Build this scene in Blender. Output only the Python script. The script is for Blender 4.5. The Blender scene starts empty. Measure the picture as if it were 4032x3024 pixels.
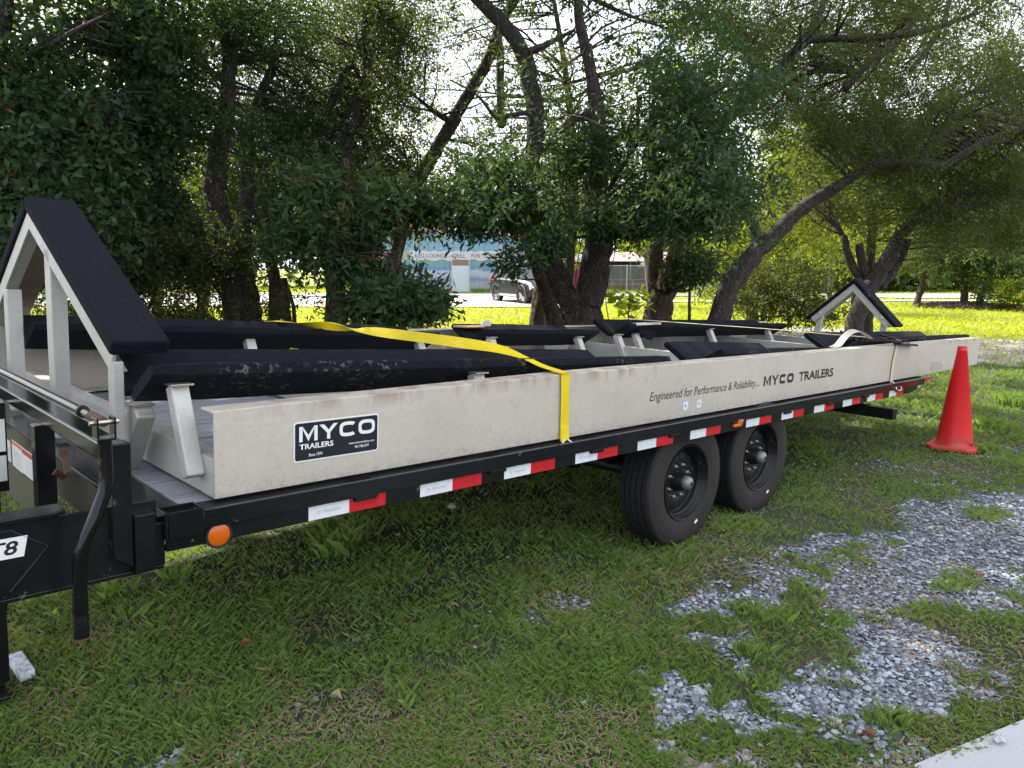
import bpy, bmesh, math, random
import numpy as np
from mathutils import Vector, Matrix

random.seed(7)
RNG = np.random.default_rng(7)
scene = bpy.context.scene
col = scene.collection
PI = math.pi

# ------------------------------------------------------------------ camera
CAM = np.array([0.0, 0.0, 1.48])
FPX = 3024.0
PITCH = math.radians(8.6); YAW = math.radians(45.8)
F = np.array([math.cos(YAW)*math.cos(PITCH), math.sin(YAW)*math.cos(PITCH), -math.sin(PITCH)])
R = np.array([math.sin(YAW), -math.cos(YAW), 0.0])
U = np.cross(R, F)
FH = np.array([math.cos(YAW), math.sin(YAW), 0.0])
cam_data = bpy.data.cameras.new('camera')
cam = bpy.data.objects.new('camera', cam_data)
col.objects.link(cam)
M = Matrix(((R[0], U[0], -F[0], CAM[0]), (R[1], U[1], -F[1], CAM[1]), (R[2], U[2], -F[2], CAM[2]), (0, 0, 0, 1)))
cam.matrix_world = M
cam_data.sensor_fit = 'HORIZONTAL'
cam_data.sensor_width = 36.0
cam_data.lens = 36.0*FPX/4032.0
cam_data.clip_start = 0.05
cam_data.clip_end = 1500.0
scene.camera = cam

# ------------------------------------------------------------------ sky and sun
SUN_AZ = math.radians(86.0)      # counter-clockwise from +X
SUN_EL = math.radians(43.0)
world = bpy.data.worlds.new("World")
scene.world = world
world.use_nodes = True
wt = world.node_tree
wt.nodes.clear()
wo = wt.nodes.new('ShaderNodeOutputWorld')
bg = wt.nodes.new('ShaderNodeBackground')
sky = wt.nodes.new('ShaderNodeTexSky')
sky.sky_type = 'NISHITA'
sky.sun_disc = False
sky.sun_elevation = SUN_EL
sky.sun_rotation = PI/2 - SUN_AZ
sky.air_density = 1.0
sky.dust_density = 2.5
sky.ozone_density = 1.0
tc = wt.nodes.new('ShaderNodeTexCoord')
cn = wt.nodes.new('ShaderNodeTexNoise')
cn.inputs['Scale'].default_value = 3.0; cn.inputs['Detail'].default_value = 6.0; cn.inputs['Roughness'].default_value = 0.6
cr = wt.nodes.new('ShaderNodeValToRGB')
cr.color_ramp.elements[0].position = 0.36; cr.color_ramp.elements[0].color = (0.35, 0.35, 0.35, 1)
cr.color_ramp.elements[1].position = 0.60; cr.color_ramp.elements[1].color = (1, 1, 1, 1)
mx = wt.nodes.new('ShaderNodeMix'); mx.data_type = 'RGBA'
wt.links.new(tc.outputs['Generated'], cn.inputs['Vector'])
wt.links.new(cn.outputs['Fac'], cr.inputs['Fac'])
wt.links.new(cr.outputs['Color'], mx.inputs['Factor'])
wt.links.new(sky.outputs['Color'], mx.inputs[6])
mx.inputs[7].default_value = (8.2, 8.6, 9.3, 1.0)     # bright thin cloud
wt.links.new(mx.outputs[2], bg.inputs['Color'])
bg.inputs['Strength'].default_value = 0.105
wt.links.new(bg.outputs['Background'], wo.inputs['Surface'])

sun_data = bpy.data.lights.new('sun', 'SUN')
sun_data.energy = 4.6
sun_data.angle = math.radians(0.53)
sun_data.color = (1.0, 0.94, 0.83)
sun = bpy.data.objects.new('sun', sun_data)
col.objects.link(sun)
sdir = Vector((math.cos(SUN_AZ)*math.cos(SUN_EL), math.sin(SUN_AZ)*math.cos(SUN_EL), math.sin(SUN_EL)))
sun.rotation_euler = sdir.to_track_quat('Z', 'Y').to_euler()
sun.location = (0, 0, 30)

scene.view_settings.view_transform = 'Standard'
scene.view_settings.look = 'None'
scene.view_settings.exposure = 1.42
scene.view_settings.gamma = 1.0
scene.view_settings.use_curve_mapping = False
cy = scene.cycles
cy.use_denoising = True
try:
    cy.denoiser = 'OPENIMAGEDENOISE'; cy.denoising_input_passes = 'RGB_ALBEDO_NORMAL'; cy.denoising_prefilter = 'ACCURATE'
except Exception: pass
cy.max_bounces = 6; cy.diffuse_bounces = 3; cy.glossy_bounces = 3; cy.transmission_bounces = 4; cy.transparent_max_bounces = 8
cy.sample_clamp_indirect = 6.0
cy.use_adaptive_sampling = False

# ------------------------------------------------------------------ helpers
def ray(px, py): return F + R*((px-2016)/FPX) - U*((py-1512)/FPX)
def at(px, py, depth): return CAM + ray(px, py)*depth
def gnd(px, py, z=0.0):
    r = ray(px, py); return CAM + r*((z-CAM[2])/r[2])
def gxd(px, depth, z=0.0):          # ground point below picture column px at a given depth along the view
    p = FH*depth + R*((px-2016)/FPX*depth*0.985)
    return np.array([p[0], p[1], z])

class MB:
    """collects shapes, links them as one mesh object"""
    def __init__(s): s.v = []; s.f = []; s.m = []
    def add(s, vs, fs, mi=0):
        o = len(s.v); s.v += [tuple(float(c) for c in v) for v in vs]
        s.f += [tuple(i+o for i in f) for f in fs]; s.m += [mi]*len(fs); return s
    def box(s, a, b, mi=0):
        x0, y0, z0 = a; x1, y1, z1 = b
        return s.add([(x0,y0,z0),(x1,y0,z0),(x1,y1,z0),(x0,y1,z0),(x0,y0,z1),(x1,y0,z1),(x1,y1,z1),(x0,y1,z1)],
                     [(0,3,2,1),(4,5,6,7),(0,1,5,4),(1,2,6,5),(2,3,7,6),(3,0,4,7)], mi)
    def prism(s, poly, axis, a, b, mi=0):     # poly in the other two axes (cyclic order kept), extruded along axis a..b
        n = len(poly)
        def P(p, t):
            if axis == 0: return (t, p[0], p[1])
            if axis == 1: return (p[0], t, p[1])
            return (p[0], p[1], t)
        vs = [P(p, a) for p in poly]+[P(p, b) for p in poly]
        fs = [tuple(range(n))[::-1], tuple(range(n, 2*n))]+[(i, (i+1) % n, n+(i+1) % n, n+i) for i in range(n)]
        return s.add(vs, fs, mi)
    def bar(s, p, q, w, h, up=(0, 0, 1), mi=0):   # rectangular bar from p to q
        p = np.array(p, float); q = np.array(q, float); d = q-p; d /= np.linalg.norm(d)
        a = np.cross(d, np.array(up, float)); a /= np.linalg.norm(a); c = np.cross(a, d)
        vs = []
        for e in (p, q):
            for sx, sy in ((-1,-1),(1,-1),(1,1),(-1,1)): vs.append(e+a*sx*w/2+c*sy*h/2)
        return s.add(vs, [(0,1,2,3)[::-1],(4,5,6,7),(0,1,5,4),(1,2,6,5),(2,3,7,6),(3,0,4,7)], mi)
    def tube(s, pts, rad, n=10, caps=True, mi=0):
        pts = np.array(pts, float); k = len(pts)
        rad = [rad]*k if np.isscalar(rad) else list(rad)
        t = np.gradient(pts, axis=0); t /= np.linalg.norm(t, axis=1)[:, None]+1e-9
        ref = np.array([0, 0, 1.0]) if abs(t[0][2]) < .9 else np.array([1.0, 0, 0])
        a = np.cross(t[0], ref); a /= np.linalg.norm(a)
        vs = []
        for i in range(k):
            a = a - t[i]*np.dot(a, t[i]); a /= np.linalg.norm(a)+1e-9; b = np.cross(t[i], a)
            for j in range(n):
                an = 2*PI*j/n; vs.append(pts[i]+(a*math.cos(an)+b*math.sin(an))*rad[i])
        fs = [(i*n+j, i*n+(j+1) % n, (i+1)*n+(j+1) % n, (i+1)*n+j) for i in range(k-1) for j in range(n)]
        if caps: fs += [tuple(range(n))[::-1], tuple(range((k-1)*n, k*n))]
        return s.add(vs, fs, mi)
    def lathe(s, prof, centre, axis, n=32, mi=0):   # prof: (radius, offset along axis)
        centre = np.array(centre, float); ax = np.array(axis, float); ax /= np.linalg.norm(ax)
        ref = np.array([0, 0, 1.0]) if abs(ax[2]) < .9 else np.array([1.0, 0, 0])
        a = np.cross(ax, ref); a /= np.linalg.norm(a); b = np.cross(ax, a); k = len(prof)
        vs = [centre+ax*o+(a*math.cos(2*PI*j/n)+b*math.sin(2*PI*j/n))*max(r, 1e-4) for r, o in prof for j in range(n)]
        fs = [(i*n+j, i*n+(j+1) % n, (i+1)*n+(j+1) % n, (i+1)*n+j) for i in range(k-1) for j in range(n)]
        return s.add(vs, fs, mi)
    def build(s, name, mats, parent=None, bevel=0, smooth=None, fixn=True):
        me = bpy.data.meshes.new(name); me.from_pydata(s.v, [], s.f)
        mats = mats if isinstance(mats, (list, tuple)) else [mats]
        for m_ in mats: me.materials.append(m_)
        if len(mats) > 1: me.polygons.foreach_set('material_index', s.m)
        if fixn:
            bm = bmesh.new(); bm.from_mesh(me); bmesh.ops.recalc_face_normals(bm, faces=bm.faces); bm.to_mesh(me); bm.free()
        if smooth is not None:
            me.shade_smooth(); me.set_sharp_from_angle(angle=math.radians(smooth))
        o = bpy.data.objects.new(name, me); col.objects.link(o); o.parent = parent
        if bevel:
            md = o.modifiers.new('bevel', 'BEVEL'); md.width = bevel; md.segments = 2; md.limit_method = 'ANGLE'; md.angle_limit = math.radians(35)
        return o

def empty(name, loc=(0, 0, 0), rz=0.0, label=None, cat=None, group=None):
    o = bpy.data.objects.new(name, None); col.objects.link(o); o.location = loc; o.rotation_euler = (0, 0, rz); o.empty_display_size = .1
    return tag(o, label, cat, group)
def tag(o, label=None, cat=None, group=None, kind=None):
    if label: o['label'] = label
    if cat: o['category'] = cat
    if group: o['group'] = group
    if kind: o['kind'] = kind
    return o
def copy_tree(o, parent=None):
    c = o.copy(); col.objects.link(c); c.parent = parent
    for ch in [x for x in bpy.data.objects if x.parent == o]: copy_tree(ch, c)
    return c
def dup(o, parent=None, loc=None):
    c = o.copy(); col.objects.link(c)
    if parent is not None: c.parent = parent
    if loc is not None: c.location = loc
    return c
def raw_mesh(name, V, faces_n, mat, parent=None, tone=None, tname='tone'):
    """V: (N*faces_n,3) consecutive quads or triangles"""
    V = np.asarray(V, np.float32).reshape(-1, 3); n = len(V)//faces_n
    me = bpy.data.meshes.new(name)
    me.vertices.add(len(V)); me.vertices.foreach_set('co', V.ravel())
    me.loops.add(n*faces_n); me.loops.foreach_set('vertex_index', np.arange(n*faces_n, dtype=np.int32))
    me.polygons.add(n); me.polygons.foreach_set('loop_start', np.arange(n, dtype=np.int32)*faces_n)
    if tone is not None:
        at_ = me.attributes.new(tname, 'FLOAT', 'FACE'); at_.data.foreach_set('value', np.asarray(tone, np.float32))
    me.materials.append(mat); me.update(calc_edges=True)
    o = bpy.data.objects.new(name, me); col.objects.link(o); o.parent = parent
    return o
def text_obj(name, body, mat, parent, x, z, y, height, width=None, shear=0.0, offset=0.0, extrude=0.0006, rot=None, align='LEFT'):
    cu = bpy.data.curves.new(name, 'FONT'); cu.body = body; cu.size = 1.0; cu.shear = shear; cu.offset = offset; cu.extrude = 0.0; cu.resolution_u = 3; cu.align_x = align
    to = bpy.data.objects.new(name, cu); col.objects.link(to)
    dg = bpy.context.evaluated_depsgraph_get()
    me = bpy.data.meshes.new_from_object(to.evaluated_get(dg)); bpy.data.objects.remove(to)
    n = len(me.vertices); co = np.empty(n*3, np.float32); me.vertices.foreach_get('co', co); co = co.reshape(-1, 3)
    mn = co.min(0); mxx = co.max(0); sz = mxx-mn
    sy = height/sz[1]; sx = (width/sz[0]) if width else sy
    px_ = (co[:, 0]-mn[0])*sx; pz_ = (co[:, 1]-mn[1])*sy
    if align == 'CENTER': px_ -= (sz[0]*sx)/2
    out = np.stack([px_+x, np.full(n, y), pz_+z], 1) if rot is None else np.array([rot(a, b) for a, b in zip(px_, pz_)])
    me.vertices.foreach_set('co', out.astype(np.float32).ravel()); me.update()
    me.materials.clear(); me.materials.append(mat)
    me.name = name
    o = bpy.data.objects.new(name, me); col.objects.link(o); o.parent = parent
    return o

def ring_letters(name, m, parent, x0, z0, y, h, w, gap, st=.25):
    # wide heavy M Y C O
    b = MB(); cw = (w-3*gap)/4; x = x0; d = cw/h
    def pol(q, fs):
        b.add([(x+a*cw, y, z0+c*h) for a, c in q], fs)
    t = st/d*.95
    pol([(0,0),(0,1),(t,1),(t,0)], [(0,1,2,3)]); pol([(1-t,0),(1-t,1),(1,1),(1,0)], [(0,1,2,3)]); pol([(t,1),(.5,.42),(.5,.0),(t+.02,.78)], [(0,1,2,3)]); pol([(1-t,1),(.5,.42),(.5,.0),(1-t-.02,.78)], [(0,1,2,3)])
    x += cw+gap
    pol([(.5-t/2,0),(.5-t/2,.42),(.5+t/2,.42),(.5+t/2,0)], [(0,1,2,3)]); pol([(.5-t/2,.42),(-.02,1),(.24,1),(.5,.62)], [(0,1,2,3)]); pol([(.5+t/2,.42),(1.02,1),(.76,1),(.5,.62)], [(0,1,2,3)]); pol([(.5-t/2,.42),(.5,.62),(.5+t/2,.42)], [(0,1,2)])
    for k, (a0, a1) in enumerate(((42, 318), (0, 360))):
        x += cw+gap; n = 28; q = []
        for i in range(n+1):
            a = math.radians(a0+(a1-a0)*i/n); c, s_ = math.cos(a), math.sin(a); e = .62
            ux = math.copysign(abs(c)**e, c); uz = math.copysign(abs(s_)**e, s_)
            q += [(.5+.5*ux, .5+.5*uz), (.5+(.5-t)*ux, .5+(.5-st*.92)*uz)]
        pol(q, [(2*i, 2*i+2, 2*i+3, 2*i+1) for i in range(n)])
    return b.build(name, m, parent)

# ------------------------------------------------------------------ noise in numpy
def vnoise(x, y, seed=0):
    xi = np.floor(x).astype(np.int64); yi = np.floor(y).astype(np.int64); xf = x-xi; yf = y-yi
    def h(a, b):
        n = (a*374761393+b*668265263+seed*1442695041) & 0x7fffffff
        n = ((n ^ (n >> 13))*1274126177) & 0x7fffffff
        return ((n ^ (n >> 16)) & 0xffff)/65535.0
    u = xf*xf*(3-2*xf); v = yf*yf*(3-2*yf)
    return (h(xi, yi)*(1-u)+h(xi+1, yi)*u)*(1-v)+(h(xi, yi+1)*(1-u)+h(xi+1, yi+1)*u)*v
def fbm(x, y, seed=0, o=4):
    s = 0; a = .5; t = 0
    for i in range(o): s = s+a*vnoise(x*2**i, y*2**i, seed+i*17); t += a; a *= .5
    return s/t
def noise3(p, sc, seed=0):
    a = vnoise(p[:, 0]*sc+p[:, 2]*sc*.7, p[:, 1]*sc-p[:, 2]*sc*.6, seed)
    b = vnoise(p[:, 1]*sc+13.1, p[:, 2]*sc*1.1+3.7, seed+5)
    return (a+b)/2
def in_poly(x, y, poly):
    c = np.zeros(x.shape, bool); n = len(poly); j = n-1
    for i in range(n):
        xi, yi = poly[i]; xj, yj = poly[j]
        k = ((yi > y) != (yj > y)) & (x < (xj-xi)*(y-yi)/((yj-yi)+1e-12)+xi); c ^= k; j = i
    return c

# ------------------------------------------------------------------ materials
def mat(name, rgb=(.5, .5, .5), rough=.6, metal=0.0, **kw):
    m = bpy.data.materials.new(name); m.use_nodes = True
    b = m.node_tree.nodes['Principled BSDF']
    b.inputs['Base Color'].default_value = (*rgb, 1); b.inputs['Roughness'].default_value = rough; b.inputs['Metallic'].default_value = metal
    for k, v in kw.items(): b.inputs[k.replace('_', ' ')].default_value = v
    return m
def nn(m, t, **kw):
    n = m.node_tree.nodes.new(t)
    for k, v in kw.items():
        if k in n.inputs: n.inputs[k].default_value = v
        else: setattr(n, k, v)
    return n
def lk(m, a, b): m.node_tree.links.new(a, b)
def bsdf(m): return m.node_tree.nodes['Principled BSDF']
def ramp(m, fac, stops):
    r = nn(m, 'ShaderNodeValToRGB'); e = r.color_ramp.elements
    while len(e) < len(stops): e.new(.5)
    for i, (p, c) in enumerate(stops): e[i].position = p; e[i].color = (*c, 1) if len(c) == 3 else c
    lk(m, fac, r.inputs['Fac']); return r.outputs['Color']
def noise(m, scale, detail=5, rough=.6, stretch=None, coord='Object'):
    tcn = nn(m, 'ShaderNodeTexCoord'); n = nn(m, 'ShaderNodeTexNoise'); n.inputs['Scale'].default_value = scale; n.inputs['Detail'].default_value = detail; n.inputs['Roughness'].default_value = rough
    if stretch:
        mp = nn(m, 'ShaderNodeMapping'); mp.inputs['Scale'].default_value = stretch; lk(m, tcn.outputs[coord], mp.inputs['Vector']); lk(m, mp.outputs['Vector'], n.inputs['Vector'])
    else: lk(m, tcn.outputs[coord], n.inputs['Vector'])
    return n.outputs['Fac']
def mix(m, fac, a, b, mode='MIX'):
    x = nn(m, 'ShaderNodeMix'); x.data_type = 'RGBA'; x.blend_type = mode
    if isinstance(fac, float): x.inputs['Factor'].default_value = fac
    else: lk(m, fac, x.inputs['Factor'])
    for s_, v in ((6, a), (7, b)):
        if isinstance(v, tuple): x.inputs[s_].default_value = (*v, 1)
        else: lk(m, v, x.inputs[s_])
    return x.outputs[2]
def bump(m, h, strength=.3, dist=.01):
    b = nn(m, 'ShaderNodeBump'); b.inputs['Strength'].default_value = strength; b.inputs['Distance'].default_value = dist
    lk(m, h, b.inputs['Height']); lk(m, b.outputs['Normal'], bsdf(m).inputs['Normal'])
def zcoord(m, axis='Z'):
    t = nn(m, 'ShaderNodeTexCoord'); s_ = nn(m, 'ShaderNodeSeparateXYZ'); lk(m, t.outputs['Object'], s_.inputs[0]); return s_.outputs[axis]
def mrange(m, v, a, b, c=0.0, d=1.0):
    r = nn(m, 'ShaderNodeMapRange'); r.inputs['From Min'].default_value = a; r.inputs['From Max'].default_value = b; r.inputs['To Min'].default_value = c; r.inputs['To Max'].default_value = d
    lk(m, v, r.inputs['Value']); return r.outputs[0]
def mul(m, a, b):
    n = nn(m, 'ShaderNodeMath'); n.operation = 'MULTIPLY'; lk(m, a, n.inputs[0])
    if isinstance(b, float): n.inputs[1].default_value = b
    else: lk(m, b, n.inputs[1])
    return n.outputs[0]

def make_alu(name, beam=False, base=(.50, .465, .40)):
    m = mat(name, base, .5, .25)
    big = noise(m, 2.2, 6, .65); c = ramp(m, big, [(.3, tuple(x*.92 for x in base)), (.6, tuple(min(1, x*1.05) for x in base))]); c = mix(m, ramp(m, noise(m, 34, 6, .85), [(.35, (.45,)*3), (.60, (0,)*3)]), c, tuple(x*y for x, y in zip(base, (.78, .75, .72)))); c = mix(m, ramp(m, noise(m, 5, 5, .7, (.12, 1, 1)), [(.5, (0,)*3), (.75, (.35,)*3)]), c, tuple(x*.8 for x in base))
    sp = noise(m, 55, 4, .7); c = mix(m, ramp(m, sp, [(.30, (0.25,)*3), (.42, (0, 0, 0))]), c, (.22, .19, .15))
    pat = noise(m, 9, 5, .7); c = mix(m, ramp(m, pat, [(.64, (0, 0, 0)), (.76, (.22,)*3)]), c, (.32, .28, .23))
    if beam:   # rust drips below the top edge and mildew along the bottom edge
        z = zcoord(m)
        st = noise(m, 14, 4, .6, (1, 1, .12)); top = mrange(m, z, .335, .392); d = mul(m, top, ramp(m, st, [(.47, (0,)*3), (.62, (1,)*3)]))
        low = noise(m, 1.1, 3, .5); d = mul(m, d, ramp(m, low, [(.44, (0,)*3), (.6, (.6,)*3)]))
        c = mix(m, d, c, (.22, .12, .055))
        st2 = noise(m, 40, 5, .8); bt = mrange(m, z, .17, .11); d2 = mul(m, bt, ramp(m, st2, [(.46, (0,)*3), (.66, (.55,)*3)]))
        c = mix(m, d2, c, (.20, .18, .14))
    lk(m, c, bsdf(m).inputs['Base Color'])
    lk(m, mrange(m, noise(m, 20), .3, .7, .38, .62), bsdf(m).inputs['Roughness'])
    bump(m, noise(m, 90, 4, .7), .12, .004)
    return m
M_BEAM = make_alu('weathered_aluminium_beam', True, (.58, .52, .45))
M_ALU = make_alu('weathered_aluminium', False, (.46, .45, .42))
M_ALU2 = make_alu('bare_aluminium', False, (.47, .46, .43))

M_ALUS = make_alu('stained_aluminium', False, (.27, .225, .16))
def make_black(name, rough=.22, wear=True):
    m = mat(name, (.005, .006, .007), rough)
    bsdf(m).inputs['Coat Weight'].default_value = (.15 if wear else .12); bsdf(m).inputs['Coat Roughness'].default_value = .12; bsdf(m).inputs['Specular IOR Level'].default_value = .28
    if wear:
        w = noise(m, 14, 6, .75, (1, 1, .7)); k = ramp(m, w, [(.64, (0,)*3), (.67, (1,)*3)])
        c = mix(m, k, (.005, .006, .007), (.10, .085, .075))
        du = noise(m, 3, 4, .6); c = mix(m, ramp(m, du, [(.45, (0,)*3), (.85, (.4,)*3)]), c, (.03, .028, .026))
        lk(m, c, bsdf(m).inputs['Base Color']); lk(m, mrange(m, k, 0, 1, rough, .65), bsdf(m).inputs['Roughness'])
    return m
M_BLACK = make_black('black_trailer_paint', .25)
M_GLOSS = make_black('gloss_black_paint', .22, False); bsdf(M_GLOSS).inputs['Specular IOR Level'].default_value = .35
M_DARKSTEEL = mat('dark_steel', (.02, .02, .022), .5, .3)
def make_carpet(name, worn):
    m = mat(name, (.006, .007, .011), 1.0); b = bsdf(m)
    b.inputs['Specular IOR Level'].default_value = .08; b.inputs['Sheen Weight'].default_value = .15; b.inputs['Sheen Roughness'].default_value = .6; b.inputs['Sheen Tint'].default_value = (.2, .2, .22, 1)
    fib = noise(m, 140, 3, .7, (.35, 1, 1)); c = ramp(m, fib, [(.3, (.003, .0036, .006)), (.75, (.010, .012, .018))])
    if worn:
        v = noise(m, 38, 5, .75); r = noise(m, 3.2, 3, .6)
        k = mul(m, ramp(m, v, [(.55, (0,)*3), (.60, (1,)*3)]), ramp(m, r, [(.46, (0,)*3), (.57, (.7,)*3)]))
        c = mix(m, k, c, (.13, .12, .10))
    else:
        v = noise(m, 30, 5, .8); k = ramp(m, v, [(.72, (0,)*3), (.76, (.4,)*3)]); c = mix(m, k, c, (.08, .08, .09))
    lk(m, c, b.inputs['Base Color'])
    bump(m, noise(m, 220, 3, .7), .6, .004)
    return m
M_CARPET = make_carpet('black_carpet', False)
M_CARPETW = make_carpet('worn_black_carpet', True)
def make_web(name, rgb):
    m = mat(name, rgb, .55); t = nn(m, 'ShaderNodeTexCoord'); w = nn(m, 'ShaderNodeTexWave'); w.inputs['Scale'].default_value = 60; lk(m, t.outputs['Object'], w.inputs['Vector'])
    c = mix(m, ramp(m, noise(m, 8, 4), [(.4, (0,)*3), (.7, (.35,)*3)]), rgb, tuple(x*.7 for x in rgb)); lk(m, c, bsdf(m).inputs['Base Color']); bump(m, w.outputs['Fac'], .25, .002)
    return m
M_YEL = make_web('yellow_webbing', (.80, .60, .0))
M_PALE = make_web('faded_webbing', (.62, .56, .38))
M_ZINC = mat('zinc_steel', (.55, .50, .42), .3, .9)
def make_tape(name, rgb, em=None):
    m = mat(name, rgb, .3); v = nn(m, 'ShaderNodeTexVoronoi'); v.inputs['Scale'].default_value = 380; v.feature = 'F1'
    t = nn(m, 'ShaderNodeTexCoord'); lk(m, t.outputs['Object'], v.inputs['Vector']); bump(m, v.outputs['Distance'], .25, .001)
    lk(m, mix(m, ramp(m, noise(m, 30, 4), [(.35, (.25,)*3), (.6, (0,)*3)]), rgb, tuple(x*.6 for x in rgb)), bsdf(m).inputs['Base Color'])
    return m
M_TW = make_tape('white_reflective_tape', (.74, .76, .80))
M_TR = make_tape('red_reflective_tape', (.56, .012, .02))
M_AMBER = mat('amber_lens', (.62, .11, .003), .3, Coat_Weight=.3)
M_REDL = mat('red_lens', (.10, .006, .008), .2)
M_WHITE = mat('white_vinyl', (.80, .80, .78), .4)
M_STBLK = mat('black_vinyl', (.012, .014, .02), .3)
M_TEXT = mat('black_lettering', (.012, .012, .014), .45)
M_TEXTG = mat('grey_lettering', (.42, .44, .48), .5)
M_TEXTR = mat('dark_red_lettering', (.33, .006, .012), .5)
M_ORANGE = mat('orange_print', (.75, .18, .02), .4)
M_REDP = mat('red_print', (.55, .03, .06), .4)
def make_wood(name, a, b, stretch=(1.5, 30, 30)):
    m = mat(name, a, .8); g = noise(m, 3, 6, .7, stretch); c = ramp(m, g, [(.3, a), (.7, b)]); lk(m, c, bsdf(m).inputs['Base Color']); bump(m, g, .4, .006); return m
M_PLANK = make_wood('grey_deck_wood', (.15, .155, .175), (.33, .34, .37))
M_RAWWOOD = make_wood('bare_split_wood', (.22, .11, .06), (.40, .22, .13), (6, 20, 20))
M_PALEWOOD = make_wood('pale_wood_scrap', (.45, .42, .38), (.66, .63, .60))
def make_tyre(name, side):
    m = mat(name, (.009, .009, .011), .75)
    if side:
        c = ramp(m, noise(m, 7, 5), [(.3, (.012, .009, .0075)), (.7, (.022, .016, .0135))]); lk(m, c, bsdf(m).inputs['Base Color']); bump(m, noise(m, 60, 3), .2, .002)
    return m
M_TREAD = make_tyre('tyre_tread', False); M_SIDE = make_tyre('tyre_sidewall', True)
M_RIM = make_black('satin_black_rim', .5)
M_HUB = mat('galvanised_hub_cap', (.24, .23, .21), .5, .5)
M_NUT = mat('steel_nut', (.45, .43, .40), .35, .8)
M_RUST = mat('rusty_steel', (.085, .040, .026), .8)
def make_rustyblack():
    m = make_black('black_paint_with_rust', .12, False)
    k = ramp(m, noise(m, 16, 5, .7), [(.60, (0,)*3), (.68, (.9,)*3)])
    lk(m, mix(m, k, (.005, .006, .007), (.09, .045, .032)), bsdf(m).inputs['Base Color']); lk(m, mrange(m, k, 0, 1, .12, .8), bsdf(m).inputs['Roughness'])
    return m
M_RBLK = make_rustyblack()
def make_cone():
    m = mat('orange_cone_vinyl', (.66, .012, .016), .4)
    k = ramp(m, noise(m, 9, 6, .75), [(.58, (0,)*3), (.75, (.5,)*3)]); c = mix(m, k, (.66, .012, .016), (.36, .03, .028)); z = zcoord(m); c = mix(m, mul(m, mrange(m, z, .16, .05), ramp(m, noise(m, 14, 5, .8), [(.4, (0,)*3), (.6, (.8,)*3)])), c, (.16, .07, .05)); lk(m, c, bsdf(m).inputs['Base Color'])
    return m
M_CONE = make_cone()
M_CONEB = mat('cone_base_rubber', (.50, .05, .04), .65)

def make_bark(name, a, b):
    m = mat(name, a, .95); n1 = noise(m, 16, 6, .7, (1, 1, .35)); v = nn(m, 'ShaderNodeTexVoronoi'); v.feature = 'DISTANCE_TO_EDGE'; v.inputs['Scale'].default_value = 26
    t = nn(m, 'ShaderNodeTexCoord'); mp = nn(m, 'ShaderNodeMapping'); mp.inputs['Scale'].default_value = (1, 1, .22); lk(m, t.outputs['Object'], mp.inputs['Vector'])
    wob = nn(m, 'ShaderNodeMix'); wob.data_type = 'RGBA'; wob.blend_type = 'LINEAR_LIGHT'; wob.inputs['Factor'].default_value = .13
    nz = nn(m, 'ShaderNodeTexNoise'); nz.inputs['Scale'].default_value = 9; nz.inputs['Detail'].default_value = 5; lk(m, t.outputs['Object'], nz.inputs['Vector'])
    lk(m, mp.outputs['Vector'], wob.inputs[6]); lk(m, nz.outputs['Color'], wob.inputs[7]); lk(m, wob.outputs[2], v.inputs['Vector'])
    cr_ = mrange(m, v.outputs['Distance'], 0, .16)
    c = mix(m, cr_, tuple(x*.6 for x in a), ramp(m, n1, [(.3, a), (.7, b)])); lk(m, c, bsdf(m).inputs['Base Color'])
    hh = nn(m, 'ShaderNodeMath'); hh.operation = 'ADD'; lk(m, cr_, hh.inputs[0]); lk(m, n1, hh.inputs[1]); bump(m, hh.outputs[0], .9, .02)
    return m
M_BARK = make_bark('oak_bark', (.055, .045, .038), (.13, .11, .095))
M_BARKR = make_bark('brown_bark', (.085, .055, .038), (.19, .13, .095))
M_BARKL = make_bark('pale_bark', (.16, .14, .12), (.32, .29, .25))
def make_leaf(name, dark, light, trans, tw=.35, rough=.45, old=(.16, .09, .03)):
    rough = max(rough, .58); m = mat(name, dark, rough); b = bsdf(m); b.inputs['Specular IOR Level'].default_value = .22
    a = nn(m, 'ShaderNodeAttribute'); a.attribute_name = 'tone'
    c = ramp(m, a.outputs['Fac'], [(0, dark), (.85, light), (1.0, old)]); lk(m, c, b.inputs['Base Color'])
    tr = nn(m, 'ShaderNodeBsdfTranslucent'); tr.inputs['Color'].default_value = (*trans, 1)
    ms = nn(m, 'ShaderNodeMixShader'); ms.inputs['Fac'].default_value = tw
    out = [n for n in m.node_tree.nodes if n.type == 'OUTPUT_MATERIAL'][0]
    lk(m, b.outputs[0], ms.inputs[1]); lk(m, tr.outputs[0], ms.inputs[2]); lk(m, ms.outputs[0], out.inputs['Surface'])
    return m
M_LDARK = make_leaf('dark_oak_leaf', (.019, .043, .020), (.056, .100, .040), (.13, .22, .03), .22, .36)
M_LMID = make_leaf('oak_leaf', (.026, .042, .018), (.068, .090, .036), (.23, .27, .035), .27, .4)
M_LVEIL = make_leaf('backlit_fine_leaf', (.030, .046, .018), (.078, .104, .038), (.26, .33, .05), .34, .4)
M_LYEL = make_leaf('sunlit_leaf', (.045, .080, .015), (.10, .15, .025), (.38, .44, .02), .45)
M_LFAR = make_leaf('distant_leaf', (.028, .055, .020), (.060, .095, .030), (.18, .25, .03), .30)
M_GRASS = make_leaf('grass_blade', (.074, .138, .038), (.215, .315, .085), (.31, .45, .045), .30, .42, (.30, .24, .15))
M_LAWN = make_leaf('lawn_blade', (.19, .235, .010), (.33, .36, .018), (.60, .63, .008), .42, .5)
M_STRAW = mat('dry_straw', (.28, .21, .13), .9)
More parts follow.
